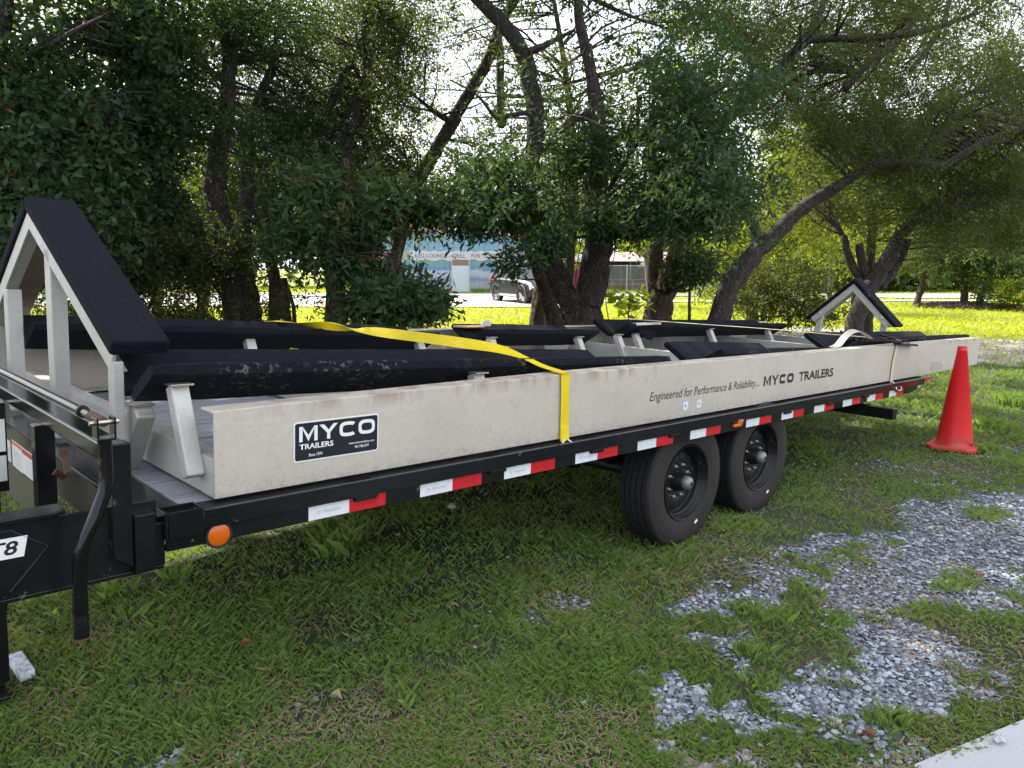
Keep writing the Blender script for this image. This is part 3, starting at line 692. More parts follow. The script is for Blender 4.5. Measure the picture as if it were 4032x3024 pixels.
# ------------------------------------------------------------------ aluminium boat cradle resting on the trailer
FC = 1.23
def build_cradle():
    T = tempty('boat_cradle', 'weathered aluminium boat cradle frame with black carpeted bunks lashed onto the black trailer', 'boat cradle')
    def P(name, b, m, bevel=.003, smooth=None, parent=T): return b.build(name, m, parent, bevel, smooth)
    # side beams: channel, web outwards, flanges inwards; slight camber along the length
    def ztop(x): return .376+(.395-.376)*min(1, (x-.906)/1.6)-.009*max(0, (x-4.2)/4.4)
    for s in (0, 1):
        yo = .06 if s == 0 else 2*FC-.06; sg = 1 if s == 0 else -1
        b = MB(); xs = np.linspace(.906, 8.575, 26)
        for x0, x1 in zip(xs[:-1], xs[1:]): pass
        vs = []; fs = []
        sec = lambda x: [(0, .110), (0, ztop(x)), (.095, ztop(x)), (.095, ztop(x)-.007), (.009, ztop(x)-.008), (.009, .120), (.095, .119), (.095, .110)]
        for x in xs:
            for (dy, z) in sec(x): vs.append((x, yo+sg*dy, z+(.013*max(0, (x-7)/1.6) if z < .13 else 0)))
        for i in range(len(xs)-1):
            for j in range(8): fs.append((i*8+j, i*8+(j+1) % 8, (i+1)*8+(j+1) % 8, (i+1)*8+j))
        fs += [tuple(range(8)), tuple(range((len(xs)-1)*8, len(xs)*8))[::-1]]
        b.add(vs, fs); bm_ = P('side_beam', b, M_BEAM, .002)
        for x in (2.0, 3.3, 4.7, 5.6, 7.2): P('stiffener', MB().box((x, min(yo+sg*.011, yo+sg*.09), .122), (x+.008, max(yo+sg*.011, yo+sg*.09), .365)), M_ALU, 0)
    # cross channels
    for i, x in enumerate((.905, 1.95, 2.95, 4.05, 5.12, 6.15, 7.25, 8.25)):
        zt = .232 if i == 0 else .262
        b = MB(); b.box((x, .071, .112), (x+.009, 2*FC-.071, zt)); b.box((x+.0095, .071, zt-.008), (x+.062, 2*FC-.071, zt)); b.box((x+.0095, .071, .112), (x+.062, 2*FC-.071, .120))
        P('cross_channel', b, M_ALU, .002)
    # front bow guard
    X = .755; ap = (1.43, .9865); ne = (.455, .508)
    def rafter(X, ap, e, w, m, dep, name='rafter'):
        # e: outer end (y,z); band of vertical thickness w
        d = np.array([e[0]-ap[0], e[1]-ap[1]]); d /= np.linalg.norm(d); nrm = np.array([-d[1], d[0]])
        if nrm[1] > 0: nrm = -nrm
        q = [ap, e, (e[0]+nrm[0]*w, e[1]+nrm[1]*w), (ap[0], ap[1]-w/abs(nrm[1]))]
        return P(name, MB().prism(q, 0, X, X+dep), m, .003)
    for e in (ne, (2.29, .508)):
        rafter(X, ap, e, .064, M_ALU2, .012)
        d = np.array([e[0]-ap[0], e[1]-ap[1]]); L = np.linalg.norm(d); d /= L; up = np.array([-d[1], d[0]]); up = up if up[1] > 0 else -up
        o1 = np.array(ap)+up*.0; o2 = np.array(e)
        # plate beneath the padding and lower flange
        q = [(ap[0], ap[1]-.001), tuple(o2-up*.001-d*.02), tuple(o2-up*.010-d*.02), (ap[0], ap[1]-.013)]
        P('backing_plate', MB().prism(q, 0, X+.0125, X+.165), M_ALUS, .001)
        q = [(ap[0], ap[1]-.064/up[1]+.001), tuple(o2-up*.064), tuple(o2-up*.058), (ap[0], ap[1]-.057/up[1])]
        P('rafter_flange', MB().prism(q, 0, X+.0125, X+.05), M_ALU, .001)
        # carpeted pad
        th = .050; q = [(ap[0], ap[1]+.0015), tuple(o2+up*.0015+d*.005), tuple(o2+up*th+d*.005), (ap[0], ap[1]+th/up[1])]
        P('carpet_pad', MB().prism(q, 0, X-.012, X+.17), M_CARPET, .010)
    P('guard_post', MB().box((X+.0, 1.145, .115), (X+.056, 1.222, .840)), M_ALU, .005)
    P('guard_post', MB().box((X-.002, 1.850, .115), (X+.056, 1.922, .660)), M_ALU, .005)
    P('guard_post', MB().box((X+.001, .462, .115), (X+.034, .516, .487)), M_ALU, .004)
    P('guard_post', MB().box((X+.001, 2.23, .115), (X+.060, 2.285, .487)), M_ALU, .004)
    for y in (1.15, 1.86): P('post_bracket', MB().box((X+.058, y, .130), (.9035, y+.05, .20)), M_ALU, .003)
    # rear bow guard
    X = 8.25; ap2 = (1.21, .872)
    for e in ((.800, .472), (1.640, .487)):
        rafter(X, ap2, e, .062, M_ALU2, .012)
        d = np.array([e[0]-ap2[0], e[1]-ap2[1]]); L = np.linalg.norm(d); d /= L; up = np.array([-d[1], d[0]]); up = up if up[1] > 0 else -up; o2 = np.array(e)
        q = [(ap2[0], ap2[1]-.001), tuple(o2-up*.001-d*.0), tuple(o2-up*.048), (ap2[0], ap2[1]-.060)]
        P('backing_plate', MB().prism([(ap2[0], ap2[1]-.062), tuple(o2-up*.0505), tuple(o2-up*.044), (ap2[0], ap2[1]-.055)], 0, X+.0125, X+.18), M_ALU, 0)
        q = [(ap2[0], ap2[1]+.0015), tuple(o2+up*.0015+d*.05), tuple(o2+up*.040+d*.06), (ap2[0], ap2[1]+.042/up[1])]
        P('carpet_pad', MB().prism(q, 0, X-.02, X+.19), M_CARPETW, .012)
        yb = e[0]+(.09 if e[0] < 1.2 else -.09)
        P('bolt', MB().lathe([(.0, -.012), (.008, -.012), (.009, -.003), (.016, -.002), (.016, .001)], (X-.001, yb, e[1]+.055), (1, 0, 0), 10), M_ZINC, 0)
    P('guard_post', MB().bar((8.31, .90, .115), (8.31, .885, .50), .05, .05, (1, 0, 0)), M_ALU2, .004)
    P('guard_post', MB().bar((8.31, 1.59, .115), (8.31, 1.555, .52), .05, .05, (1, 0, 0)), M_ALU2, .004)
    # bunks: two carpeted boards each, forming a shallow trough
    def board(x0, x1, yt0, zt0, yb0, zb0, zt1, zb1, mt, name='bunk_board', thick=.045, rag=0.0):
        n = max(3, int((x1-x0)/.12)); vs = []; fs = []; k = 12
        for i in range(n+1):
            t = i/n; x = x0+(x1-x0)*t; zt = zt0+(zt1-zt0)*t; zb = zb0+(zb1-zb0)*t
            p = np.array([yt0, zt]); q = np.array([yb0, zb]); d = (q-p)/np.linalg.norm(q-p); nn_ = np.array([-d[1], d[0]]); h = thick/2*(1 if 0 < i < n else .8)
            c = []
            for (u, v) in ((0, .35), (.02, .8), (.08, 1), (.35, 1.02), (.65, 1.02), (.92, 1), (.98, .8), (1, .35), (1, -.35), (.97, -.9), (.5, -1), (.03, -.9)):
                w_ = p+(q-p)*u+nn_*h*v; w_ = w_+np.array([random.uniform(-1, 1), random.uniform(-1, 1)])*(.0016+rag)
                c.append(w_)
            vs += [(x, a, b_) for a, b_ in c]
        for i in range(n):
            for j in range(k): fs.append((i*k+j, i*k+(j+1) % k, (i+1)*k+(j+1) % k, (i+1)*k+j))
        fs += [tuple(range(k)), tuple(range(n*k, (n+1)*k))[::-1]]
        b = MB().add(vs, fs); return P(name, b, mt, 0, 55)
    def leg(x, yt, zt, yb, zb, w=.055, m_=M_ALU2, d_=.05):
        P('bunk_leg', MB().bar((x, yb, zb), (x, yt, zt), d_, w, (1, 0, 0)), m_, .006)
        s = 1 if yt > yb else -1
        P('leg_bracket', MB().bar((x-.035, yt-s*.02, zt+.006), (x+.035, yt-s*.02, zt+.006), .055, .006), M_ZINC, .001)
    # name, x0,x1, yc, top z front/back, depth
    bunks = [(.80, 3.52, .445, .500, .408, -1), (3.93, 5.33, .37, .440, .395, -1), (5.88, 8.74, .40, .448, .405, -1),
             (.835, 3.15, 1.99, .520, .425, 1), (3.63, 4.86, 2.05, .432, .402, 1), (5.22, 8.10, 2.02, .450, .412, 1)]
    for i, (x0, x1, yc, z0, z1, sd) in enumerate(bunks):
        dp = .115; wv = .20
        yn, yf = yc-wv, yc+wv
        xn0, xn1 = x0, x1; xf0, xf1 = x0-(.008 if sd < 0 else 0), x1-(.25 if sd < 0 else -.0)
        mt = M_CARPETW if sd < 0 else M_CARPET
        board(xn0, xn1, yn, z0-.012, yc-.015, z0-dp-.01, z1-.012, z1-dp-.01, mt)
        board(xf0, xf1, yf, z0-.004, yc+.015, z0-dp, z1-.004, z1-dp, M_CARPET)
    # legs
    for (x, yc, zt) in ((.878, .50, .40), (2.10, .49, .365), (3.2, .49, .33)):
        leg(x, yc-.235, zt+.03, yc-.355, zt-.235)
        if x < 1: leg(.842, .455, .335, .625, .125, .06, M_ALU, .085)
        else: leg(x-.075, yc+.15, zt-.03, yc+.30, zt-.24)
    for x in (4.2, 5.15, 6.0, 7.2, 8.3): leg(x, .25, .35, .14, .14)
    for (x, zt) in ((1.87, .42), (3.03, .37), (3.67, .365), (4.61, .345), (5.12, .35), (5.37, .355), (6.55, .375), (7.72, .34)):
        leg(x, 1.87, zt, 1.75, zt-.22)
    for x in (1.6, 3.55, 5.0, 6.2, 7.5): leg(x, 2.17, .34, 2.30, .14)
    # torn carpet and bare wood on two far bunks
    P('torn_wood', MB().prism([(3.66, 2.27), (3.60, 2.19), (3.64, 2.10), (3.80, 2.09), (3.88, 2.15), (3.86, 2.26)], 2, .418, .428), M_RAWWOOD, .001)
    P('torn_flap', MB().prism([(3.84, .424), (3.86, .462), (3.91, .470), (3.95, .445), (3.94, .424)], 1, 2.16, 2.166), M_PALEWOOD, 0)
    fl = MB(); fl.prism([(5.33, .400), (5.56, .392), (5.60, .345), (5.53, .300), (5.45, .312), (5.40, .350)], 1, 1.805, 1.815); P('torn_carpet', fl, M_CARPET, .002)
    P('wood_scrap', MB().bar((5.32, 1.84, .440), (5.62, 1.80, .447), .05, .018), M_PALEWOOD, .002)
    # company sticker
    b = MB()
    def rrect(x0, x1, z0, z1, r, y0, y1, mt, name, parent=T):
        pts = []
        for cx_, cz_, a0 in ((x1-r, z1-r, 0), (x0+r, z1-r, 90), (x0+r, z0+r, 180), (x1-r, z0+r, 270)):
            for k in range(5): a = math.radians(a0+k*22.5); pts.append((cx_+math.cos(a)*r, cz_+math.sin(a)*r))
        return P(name, MB().prism(pts, 1, y0, y1), mt, 0, parent=parent)
    st = rrect(1.161, 1.484, .184, .316, .010, .0585, .0595, M_WHITE, 'sticker')
    rrect(1.166, 1.479, .189, .311, .007, .0575, .0583, M_STBLK, 'sticker_face', st)
    ring_letters('lettering', M_WHITE, st, 1.180, .250, .0571, .050, .288, .008)
    text_obj('lettering', 'TRAILERS', M_WHITE, st, 1.181, .2245, .0571, .018, .124, offset=.025)
    text_obj('lettering', 'Since 1974', M_WHITE, st, 1.214, .199, .0571, .0105, .050, offset=.01)
    text_obj('lettering', 'www.mycotrailers.com', M_WHITE, st, 1.364, .2180, .0571, .010, .102, offset=.01)
    text_obj('lettering', '941-748-2397', M_WHITE, st, 1.388, .2045, .0571, .0095, .056, offset=.01)
    text_obj('slogan', 'Engineered for Performance & Reliability....', M_TEXT, T, 3.085, .205, .0592, .060, 1.095, shear=.15)
    ring_letters('name_lettering', M_TEXT, T, 4.232, .213, .0592, .060, .385, .012, .33)
    text_obj('name_lettering', 'TRAILERS', M_TEXT, T, 4.69, .213, .0592, .060, .515, offset=.03)
    # bare patches where something was unbolted, and the corner plate near the rear
    for x in (3.405, 3.535): 
        pm = P('bare_patch', MB().prism([(x-.022, .148), (x+.018, .145), (x+.026, .172), (x+.02, .192), (x-.02, .190)], 1, .0588, .0596), M_BARE, 0)
        P('bolt_hole', MB().lathe([(.0, 0), (.005, 0), (.006, .001)], (x, .0583, .170), (0, 1, 0), 10), mat_hole, 0)
    P('repair_plate', MB().box((7.22, .0582, .135), (7.52, .0596, .215)), M_ALU, .0008)
    P('bolt', MB().lathe([(.0, -.004), (.008, -.003), (.010, .0)], (7.50, .0582, .198), (0, 1, 0), 10), M_WHITE, 0)
    return T
M_BARE = mat('bright_bare_metal', (.72, .76, .82), .45, .2)
CR = build_cradle()

# ------------------------------------------------------------------ straps
def ribbon(pts, wdir, w, th=.002):
    """band through pts; wdir per point = direction of the band's width"""
    b = MB(); vs = []
    pts = np.array(pts, float); wdir = np.array(wdir, float); wdir /= np.linalg.norm(wdir, axis=1)[:, None]
    t = np.gradient(pts, axis=0); t /= np.linalg.norm(t, axis=1)[:, None]
    for p, wv, tt in zip(pts, wdir, t):
        wv = wv-tt*np.dot(wv, tt); wv /= np.linalg.norm(wv); n = np.cross(tt, wv)
        for a, c in ((-1, -1), (1, -1), (1, 1), (-1, 1)): vs.append(p+wv*a*w/2+n*c*th/2)
    k = len(pts); fs = [(i*4+j, i*4+(j+1) % 4, (i+1)*4+(j+1) % 4, (i+1)*4+j) for i in range(k-1) for j in range(4)]
    fs += [(3, 2, 1, 0), tuple(range((k-1)*4, k*4))]
    return b.add(vs, fs)
def interp(keys, n):
    keys = [np.array(k, float) for k in keys]; out = []
    for i in range(len(keys)-1):
        p0 = keys[max(i-1, 0)]; p1 = keys[i]; p2 = keys[i+1]; p3 = keys[min(i+2, len(keys)-1)]
        for j in range(n):
            t = j/n; out.append(.5*((2*p1)+(-p0+p2)*t+(2*p0-5*p1+4*p2-p3)*t*t+(-p0+3*p1-3*p2+p3)*t**3))
    out.append(keys[-1]); return np.array(out)
def build_straps():
    S = tempty('tie_down_strap', 'bright yellow tie-down strap twisted across the bunks and hooked below the aluminium beam', 'strap')
    # position xyz + width direction xyz ; width dir X = lies flat, Z = stands on edge
    K = [(2.452, .052, .105, 1, 0, 0), (2.448, .052, .25, 1, 0, 0), (2.440, .052, .385, 1, 0, 0), (2.437, .062, .4015, 1, 0, 0), (2.425, .17, .418, 1, 0, 0), (2.410, .27, .444, 1, 0, .0),
         (2.405, .45, .470, .8, 0, .6), (2.39, .7, .476, .3, 0, .95), (2.375, 1.0, .478, .1, 0, 1), (2.35, 1.25, .479, .3, 0, .95), (2.335, 1.45, .480, .85, 0, .5), (2.31, 1.62, .480, .7, 0, -.7), (2.29, 1.75, .481, .4, 0, -.9),
         (2.25, 1.95, .476, .9, 0, -.4), (2.22, 2.13, .480, 1, 0, 0), (2.20, 2.28, .470, 1, 0, 0), (2.19, 2.405, .408, 1, 0, 0), (2.19, 2.414, .30, 1, 0, 0), (2.19, 2.416, .11, 1, 0, 0)]
    q = interp(K, 5); b = ribbon(q[:, :3], q[:, 3:], .052); b.build('webbing', M_YEL, S, 0, 40)
    b = ribbon(interp([(2.20, 1.93, .36), (2.17, 1.95, .32), (2.13, 2.0, .275)], 4), [(1, 0, .2)]*9, .055); b.build('webbing', M_YEL, S)
    hk = MB(); ring = [(2.452, .046, .108), (2.425, .040, .085), (2.430, .030, .060), (2.452, .016, .040), (2.478, .010, .058), (2.482, .022, .085), (2.462, .044, .108)]
    hk.tube(interp(ring, 4), .006, 8); hk.build('hook', M_ZINC, S, 0, 60)
    b = ribbon([(2.452, .050, .16), (2.452, .049, .13), (2.452, .046, .10)], [(1, 0, 0)]*3, .05, .005); b.build('stitched_end', M_YEL, S)

    S = tempty('ratchet_strap', 'faded strap with black ratchet buckle at the rear beam, loose tail looped over the bunk', 'strap')
    K = [(6.286, .053, .100, 1, 0, 0), (6.29, .052, .25, 1, 0, 0), (6.33, .052, .375, 1, 0, 0), (6.34, .056, .398, 1, 0, 0)]
    q = interp(K, 5); ribbon(q[:, :3], q[:, 3:], .048).build('webbing', M_PALE, S)
    # loose tail loop
    K = [(6.02, .14, .440, .1, 1, .2), (5.97, .17, .475, 0, 1, .2), (5.90, .19, .500, 0, 1, .3), (5.80, .20, .498, 0, 1, .4), (5.70, .20, .470, 0, 1, .4), (5.60, .19, .432, .2, 1, .3), (5.50, .17, .408, .2, 1, .2), (5.36, .15, .398, .1, 1, .1)]
    q = interp(K, 5); ribbon(q[:, :3], q[:, 3:], .050).build('loose_tail', M_PALE2, S, 0, 40)
    ribbon(interp([(6.02, .14, .452), (5.95, .4, .455), (5.86, .9, .462), (5.63, 1.5, .468), (5.45, 2.05, .474)], 4), [(1, 0, .0)]*17, .046, .0025).build('webbing', M_PALE, S)
    r = MB(); r.bar((6.03, .08, .452), (6.34, .055, .410), .055, .022, (0, 0, 1)); r.bar((6.30, .045, .404), (6.66, .035, .382), .06, .018); 
    r.bar((6.05, .10, .478), (6.45, .02, .415), .05, .010); rb = r.build('ratchet_body', mat('matt_black', (.010, .010, .011), .7), S, .004)
    MB().tube([(6.14, .02, .452), (6.14, .12, .462)], .013, 12).build('ratchet_spool', M_DARKSTEEL, S, 0, 50)
    MB().tube([(6.34, .016, .405), (6.34, .085, .405)], .011, 10).build('ratchet_pin', M_ZINC, S, 0, 50)
    for x in (6.18, 6.24, 6.42): MB().bar((x, .018, .452-.12*(x-6.1)), (x+.07, .018, .444-.12*(x-6.1)), .004, .006).build('ratchet_pawl', M_ZINC, S)
    hk = MB(); hk.tube(interp([(6.29, .048, .105), (6.30, .02, .085), (6.30, -.02, .068), (6.27, -.028, .050), (6.225, -.026, .048), (6.20, -.02, .066), (6.23, .0, .085)], 4), .006, 8); hk.build('hook', M_ZINC, S, 0, 60)
M_PALE2 = make_web('grey_cream_webbing', (.50, .47, .40))
build_straps()

# ------------------------------------------------------------------ traffic cone
def build_cone():
    base = gnd(3755, 1768); base[2] = 0.0
    d = np.dot(base-CAM, F); s = d/FPX*1.0
    T = empty('traffic_cone', tuple(base), YAW+math.radians(48), 'scuffed red-orange traffic cone standing on the grass behind the trailer', 'traffic cone')
    H = 407*s/math.cos(PITCH)*.985; rb = 64*s; rt = 17.5*s; hw = 88*s
    prof = [(rb*1.10, .045), (rb*1.03, .06), (rb, .075), (rb*.985, .10), (rt*1.02, H-.035), (rt*1.1, H-.03), (rt*.98, H-.025), (rt*.95, H), (rt*.75, H), (rt*.72, H-.1)]
    MB().lathe(prof, (0, 0, 0), (0, 0, 1), 40).build('cone_body', M_CONE, T, 0, 40)
    b = MB(); c = hw*.28; q = [(hw, -hw+c), (hw, hw-c), (hw-c, hw), (-hw+c, hw), (-hw, hw-c), (-hw, -hw+c), (-hw+c, -hw), (hw-c, -hw)]
    b.prism(q, 2, .012, .046); b.build('cone_base', M_CONEB, T, .010)
build_cone()

# ------------------------------------------------------------------ trees
def leaves(centres, per, twig, ll, lw, droop=.3, rng=RNG, spread=1.0):
    n = len(centres); c = np.repeat(np.asarray(centres), per, axis=0); N = n*per
    ax = rng.normal(size=(n, 3)); ax[:, 2] = ax[:, 2]*.6-droop*.3; ax /= np.linalg.norm(ax, axis=1)[:, None]
    A = np.repeat(ax, per, axis=0)
    t = rng.random(N)[:, None]; pos = c+A*t*twig+rng.normal(size=(N, 3))*twig*.16
    d = A*.7+rng.normal(size=(N, 3))*.65*spread; d[:, 2] -= droop*rng.random(N); d /= np.linalg.norm(d, axis=1)[:, None]
    up = rng.normal(size=(N, 3))*.8+np.array([0, 0, .6]); s = np.cross(d, up); s /= np.linalg.norm(s, axis=1)[:, None]+1e-9
    nrm = np.cross(s, d)
    L = (ll*(.6+.7*rng.random(N)))[:, None]; W = (lw*(.7+.5*rng.random(N)))[:, None]
    v = np.stack([pos, pos+d*L*.5+s*W*.5+nrm*W*.12, pos+d*L, pos+d*L*.5-s*W*.5+nrm*W*.12], 1)
    tone = np.clip(rng.random(N)*.55+np.repeat(rng.random(n), per)*.3, 0, .84); tone[rng.random(N) < .006] = 1.0
    return v.reshape(-1, 3), tone

SUNV = np.array([math.cos(SUN_AZ)*math.cos(SUN_EL), math.sin(SUN_AZ)*math.cos(SUN_EL), math.sin(SUN_EL)])
SUNGAPS = [(*gnd(*p), r) for p, r in (((560, 2330), .24), ((700, 2240), .24), ((1260, 2110), .24), ((1000, 2150), .10), ((480, 2420), .10), ((3500, 1600), .3), ((3300, 1680), .14), ((3850, 1560), .5), ((3950, 1690), .35), ((3640, 1500), .5), ((3950, 1480), .5), ((3400, 1560), .2), ((4000, 1600), .4), ((3560, 1660), .12))]
def sun_gaps(P_):
    k = np.ones(len(P_), bool)
    for x, y, z, r in SUNGAPS:
        r = r+.22; v = P_-np.array([x, y, z]); t = v@SUNV; q = np.linalg.norm(v-np.outer(t, SUNV), axis=1); k &= (q > r) | (t < 0)
    return P_[k]
def blob_points(px, py, rx, ry, depth, rd, n, rng=RNG, gap=.46, sc=1.3, seed=0):
    out = []; tot = 0
    while tot < n:
        if rd < 0: q = rng.uniform(-1, 1, size=(n*3, 3))
        else: q = np.clip(rng.normal(size=(n*3, 3))*.58, -1.5, 1.5)
        P_ = np.stack([CAM+ray(px, py)*depth]*len(q))+np.outer(q[:, 0], R)*rx*depth/FPX+np.outer(q[:, 1], U)*ry*depth/FPX+np.outer(q[:, 2], FH)*abs(rd)
        k = .45*noise3(P_, sc, seed)+.55*noise3(P_, sc*2.9, seed+3) > gap
        P_ = P_[k & (P_[:, 2] > .12)]; out.append(P_); tot += len(P_)
        if len(out) > 12: break
    return sun_gaps(np.vstack(out)[:n])

TREE_COUNT = [0]
def tree(name, label, cat, limbs, blobs, leafmat, bark, ll=.055, lw=.022, per=10, twig=.16, group=None, twigs=50, depth=None, droop=.3, ground=True, extra=None, spread=1.0):
    """limbs: lists of (px,py,depth,width_px); blobs: (px,py,rx,ry,depth,rdepth,count[,gap])"""
    TREE_COUNT[0] += 1; sd = TREE_COUNT[0]*31
    wl = []
    for li, L in enumerate(limbs):
        pts = [at(a, b_, d_) for a, b_, d_, w in L]; rad = [w*d_/FPX/2 for a, b_, d_, w in L]
        if li == 0 and ground:
            g = pts[0].copy(); v = pts[0]-pts[1]; 
            if pts[0][2] > .15:
                k = np.clip(pts[0][2]/max(1e-3, -v[2]), 0, 6) if v[2] < 0 else 0; g = pts[0]+v*k*.55; g[2] = -.05
                pts = [g]+pts; rad = [rad[0]*1.25]+rad
            else: pts[0][2] = min(pts[0][2], -.05)
        q = interp([np.append(p, r) for p, r in zip(pts, rad)], 6); wl.append(q)
    root = np.array(wl[0][0][:3]) if wl else at(blobs[0][0], blobs[0][1], blobs[0][4]); base = (float(root[0]), float(root[1]), 0.0)
    T = empty(name, base, 0, label, cat, group); off = np.array(base)
    for i, q in enumerate(wl):
        w = (vnoise(np.arange(len(q))*.8, np.full(len(q), i*3.3+sd), sd)-.5)
        r = q[:, 3]*(1+.16*w)
        P_ = q[:, :3]-off+np.outer(w, R)*q[:, 3:4]*.35
        if i == 0 and ground and len(r) > 3: r[0] *= 1.35; r[1] *= 1.15
        MB().tube(P_, r, 14 if q[:, 3].max() > .06 else 7).build('trunk' if i == 0 else 'limb', bark, T, 0, 180, fixn=False)
    cl = []
    for i, bl in enumerate(blobs):
        px, py, rx, ry, dp, rd, n = bl[:7]; gap = bl[7] if len(bl) > 7 else .46
        cl.append(blob_points(px, py, rx, ry, dp, rd, n, gap=gap, seed=sd+i))
    if cl:
        C = np.vstack(cl)
        if extra is not None: C = np.vstack([C, extra])
        # thin branchlets reaching into the crown
        if wl and twigs:
            S_ = np.vstack([q[len(q)//4:] for q in wl]); tb = MB()
            for k in RNG.choice(len(C), min(twigs, len(C)), replace=False):
                e = C[k]; dd = np.linalg.norm(S_[:, :3]-e, axis=1)+(S_[:, 2] > e[2]+.3)*.6; j = int(np.argmin(dd)); s = S_[j]
                if dd[j] > 3.2 or dd[j] < .25: continue
                mid = (s[:3]+e)/2+RNG.normal(size=3)*dd[j]*.10+np.array([0, 0, dd[j]*.08]); r0 = min(s[3]*.5, .008+dd[j]*.009)
                tb.tube(interp([s[:3]-off, mid-off, e-off], 4), np.linspace(r0, .0025, 9), 5, caps=False)
            if tb.v: tb.build('branchlet', bark, T, 0, 180, fixn=False)['kind'] = 'stuff'
        V, tone = leaves(C, per, twig, ll, lw, droop, spread=spread)
        o = raw_mesh('crown', V-off, 4, leafmat, T, tone); o['kind'] = 'stuff'
    return T

r1 = lambda x, y: (x*.7834, y*.7834)
r2 = lambda x, y: (1300+x*.7834, y*.7834)
r3 = lambda x, y: (2632+x*.8439, y*.8439)
def L1(pts, d): return [(*r1(x, y), d, w*.7834) for x, y, w in pts]
def L2(pts, d): return [(*r2(x, y), d, w*.7834) for x, y, w in pts]
def L3(pts, d): return [(*r3(x, y), d, w*.8439) for x, y, w in pts]

def build_trees():
    # central forked oak
    tree('oak_tree', 'big dark oak forking in a V just above the trailer beam', 'tree',
        [L2([(1262, 1640, 215), (1262, 1560, 205), (1262, 1500, 190)], 9.2),
         L2([(1235, 1560, 130), (1150, 1400, 112), (1065, 1180, 105), (1020, 950, 95), (1035, 620, 92), (1000, 400, 88), (960, 250, 82), (880, 130, 76), (780, 30, 70), (690, -60, 64)], 9.2),
         L2([(1295, 1540, 150), (1325, 1380, 148), (1350, 1180, 140), (1335, 900, 120), (1345, 650, 92), (1320, 400, 66), (1285, 250, 58), (1255, 120, 52), (1245, -40, 46)], 9.1),
         L2([(1345, 560, 60), (1220, 600, 42), (1130, 690, 34), (1080, 770, 30)], 9.1),
         L2([(1000, 260, 46), (1060, 235, 34), (1130, 200, 26), (1230, 150, 16)], 9.0),
         L2([(1330, 700, 46), (1480, 690, 30), (1600, 660, 22)], 8.9),
         L2([(1050, 880, 40), (930, 860, 26), (800, 900, 20), (650, 950, 14), (600, 920, 8)], 8.5),
         L2([(1030, 560, 30), (900, 580, 22), (830, 590, 18), (740, 480, 12), (600, 400, 8)], 8.6)],
        [(2120, 950, 55, 35, 7.6, .3, 250), (2000, 830, 170, 55, 8.0, .7, 420, .48), (1850, 790, 190, 60, 8.0, .6, 380, .5), (1780, 900, 190, 22, 8.2, .4, 46, .4), (1960, 680, 200, 80, 8.2, .8, 300, .54),
         (2440, 860, 130, 55, 8.0, .5, 330, .46), (2650, 880, 140, 80, 8.1, .8, 470, .46), (2660, 640, 190, 140, 8.2, .9, 330, .5), (2400, 640, 160, 110, 10.0, .5, 260, .49), (2280, 620, 100, 110, 8.4, .6, 220, .52), (2280, 420, 120, 180, 10, .5, 130, .56),
         (2520, 140, 320, 180, 10.2, .9, 1000, .49), (2060, 0, 300, 90, 10.2, .8, 400, .52), (2740, 380, 280, 200, 7.8, 1.1, 650, .5), (2760, 760, 190, 150, 8.0, 1.0, 520, .49), (2010, 1050, 35, 28, 7.6, .2, 34, .4), (2040, 330, 120, 200, 8.8, .5, 80, .55)],
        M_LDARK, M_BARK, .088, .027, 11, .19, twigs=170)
    tree('oak_tree', 'slender leaning oak just left of the V-shaped trunk', 'tree',
        [L2([(1130, 1650, 90), (1095, 1500, 84), (1060, 1380, 76), (1010, 1250, 60)], 10.2), L2([(1045, 1650, 70), (1052, 1560, 66), (1075, 1450, 60)], 11.3)], [(2120, 860, 100, 50, 9.6, .5, 120, .5)], M_LDARK, M_BARKR, .085, .03, 8, .2, twigs=0)
    tree('oak_tree', 'tall leaning oak limb crossing the bright sky gap', 'tree',
        [L2([(300, 1700, 60), (330, 1300, 62), (420, 950, 66), (530, 760, 68), (640, 570, 64), (720, 430, 58), (800, 290, 56), (850, 150, 52), (905, 40, 46), (960, -80, 40)], 12.0),
         L2([(600, 610, 34), (520, 560, 24), (420, 480, 14), (330, 440, 8)], 11.8), L2([(860, 640, 40), (855, 400, 40), (850, 130, 36)], 12.6)],
        [(1480, 660, 200, 190, 11.5, 1.2, 1000, .48), (1640, 480, 90, 160, 11.5, .8, 110, .58), (1520, 130, 200, 160, 11, 1.0, 560, .5), (1850, 180, 160, 160, 12, 1.0, 130, .58), (1900, 500, 110, 140, 12, 1, 90, .58), (1420, 380, 160, 260, 11.5, 1.2, 520, .52), (2230, 140, 120, 140, 12, 1, 110, .56)],
        M_LMID, M_BARK, .062, .022, 11, .20, twigs=110)
    tree('oak_tree', 'oak with a cut pale limb stub behind the far bunk', 'tree',
        [L2([(1635, 1660, 150), (1652, 1560, 138), (1690, 1430, 108), (1722, 1330, 84), (1738, 1220, 62), (1745, 1050, 45)], 11.0),
         L2([(1650, 1560, 90), (1636, 1456, 84), (1640, 1300, 76), (1645, 1126, 68), (1640, 950, 60), (1600, 700, 50)], 11.3)],
        [(2735, 1050, 60, 40, 9.2, .4, 240, .38), (2760, 820, 200, 120, 10.2, 1.0, 700, .48), (2500, 420, 260, 250, 10.6, 1.2, 500, .52)],
        M_LDARK, M_BARKR, .095, .030, 9, .20, twigs=60)
    tree('sapling', 'thin straight dark stem rising behind the far bunk, between two oak trunks', 'sapling', [[(2712, 1300, 10.5, 12), (2715, 1180, 10.5, 12), (2718, 1050, 10.5, 10)]], [(2715, 1040, 60, 60, 10.3, .3, 40, .4)], M_LDARK, M_BARK, .09, .03, 8, .15, twigs=6)
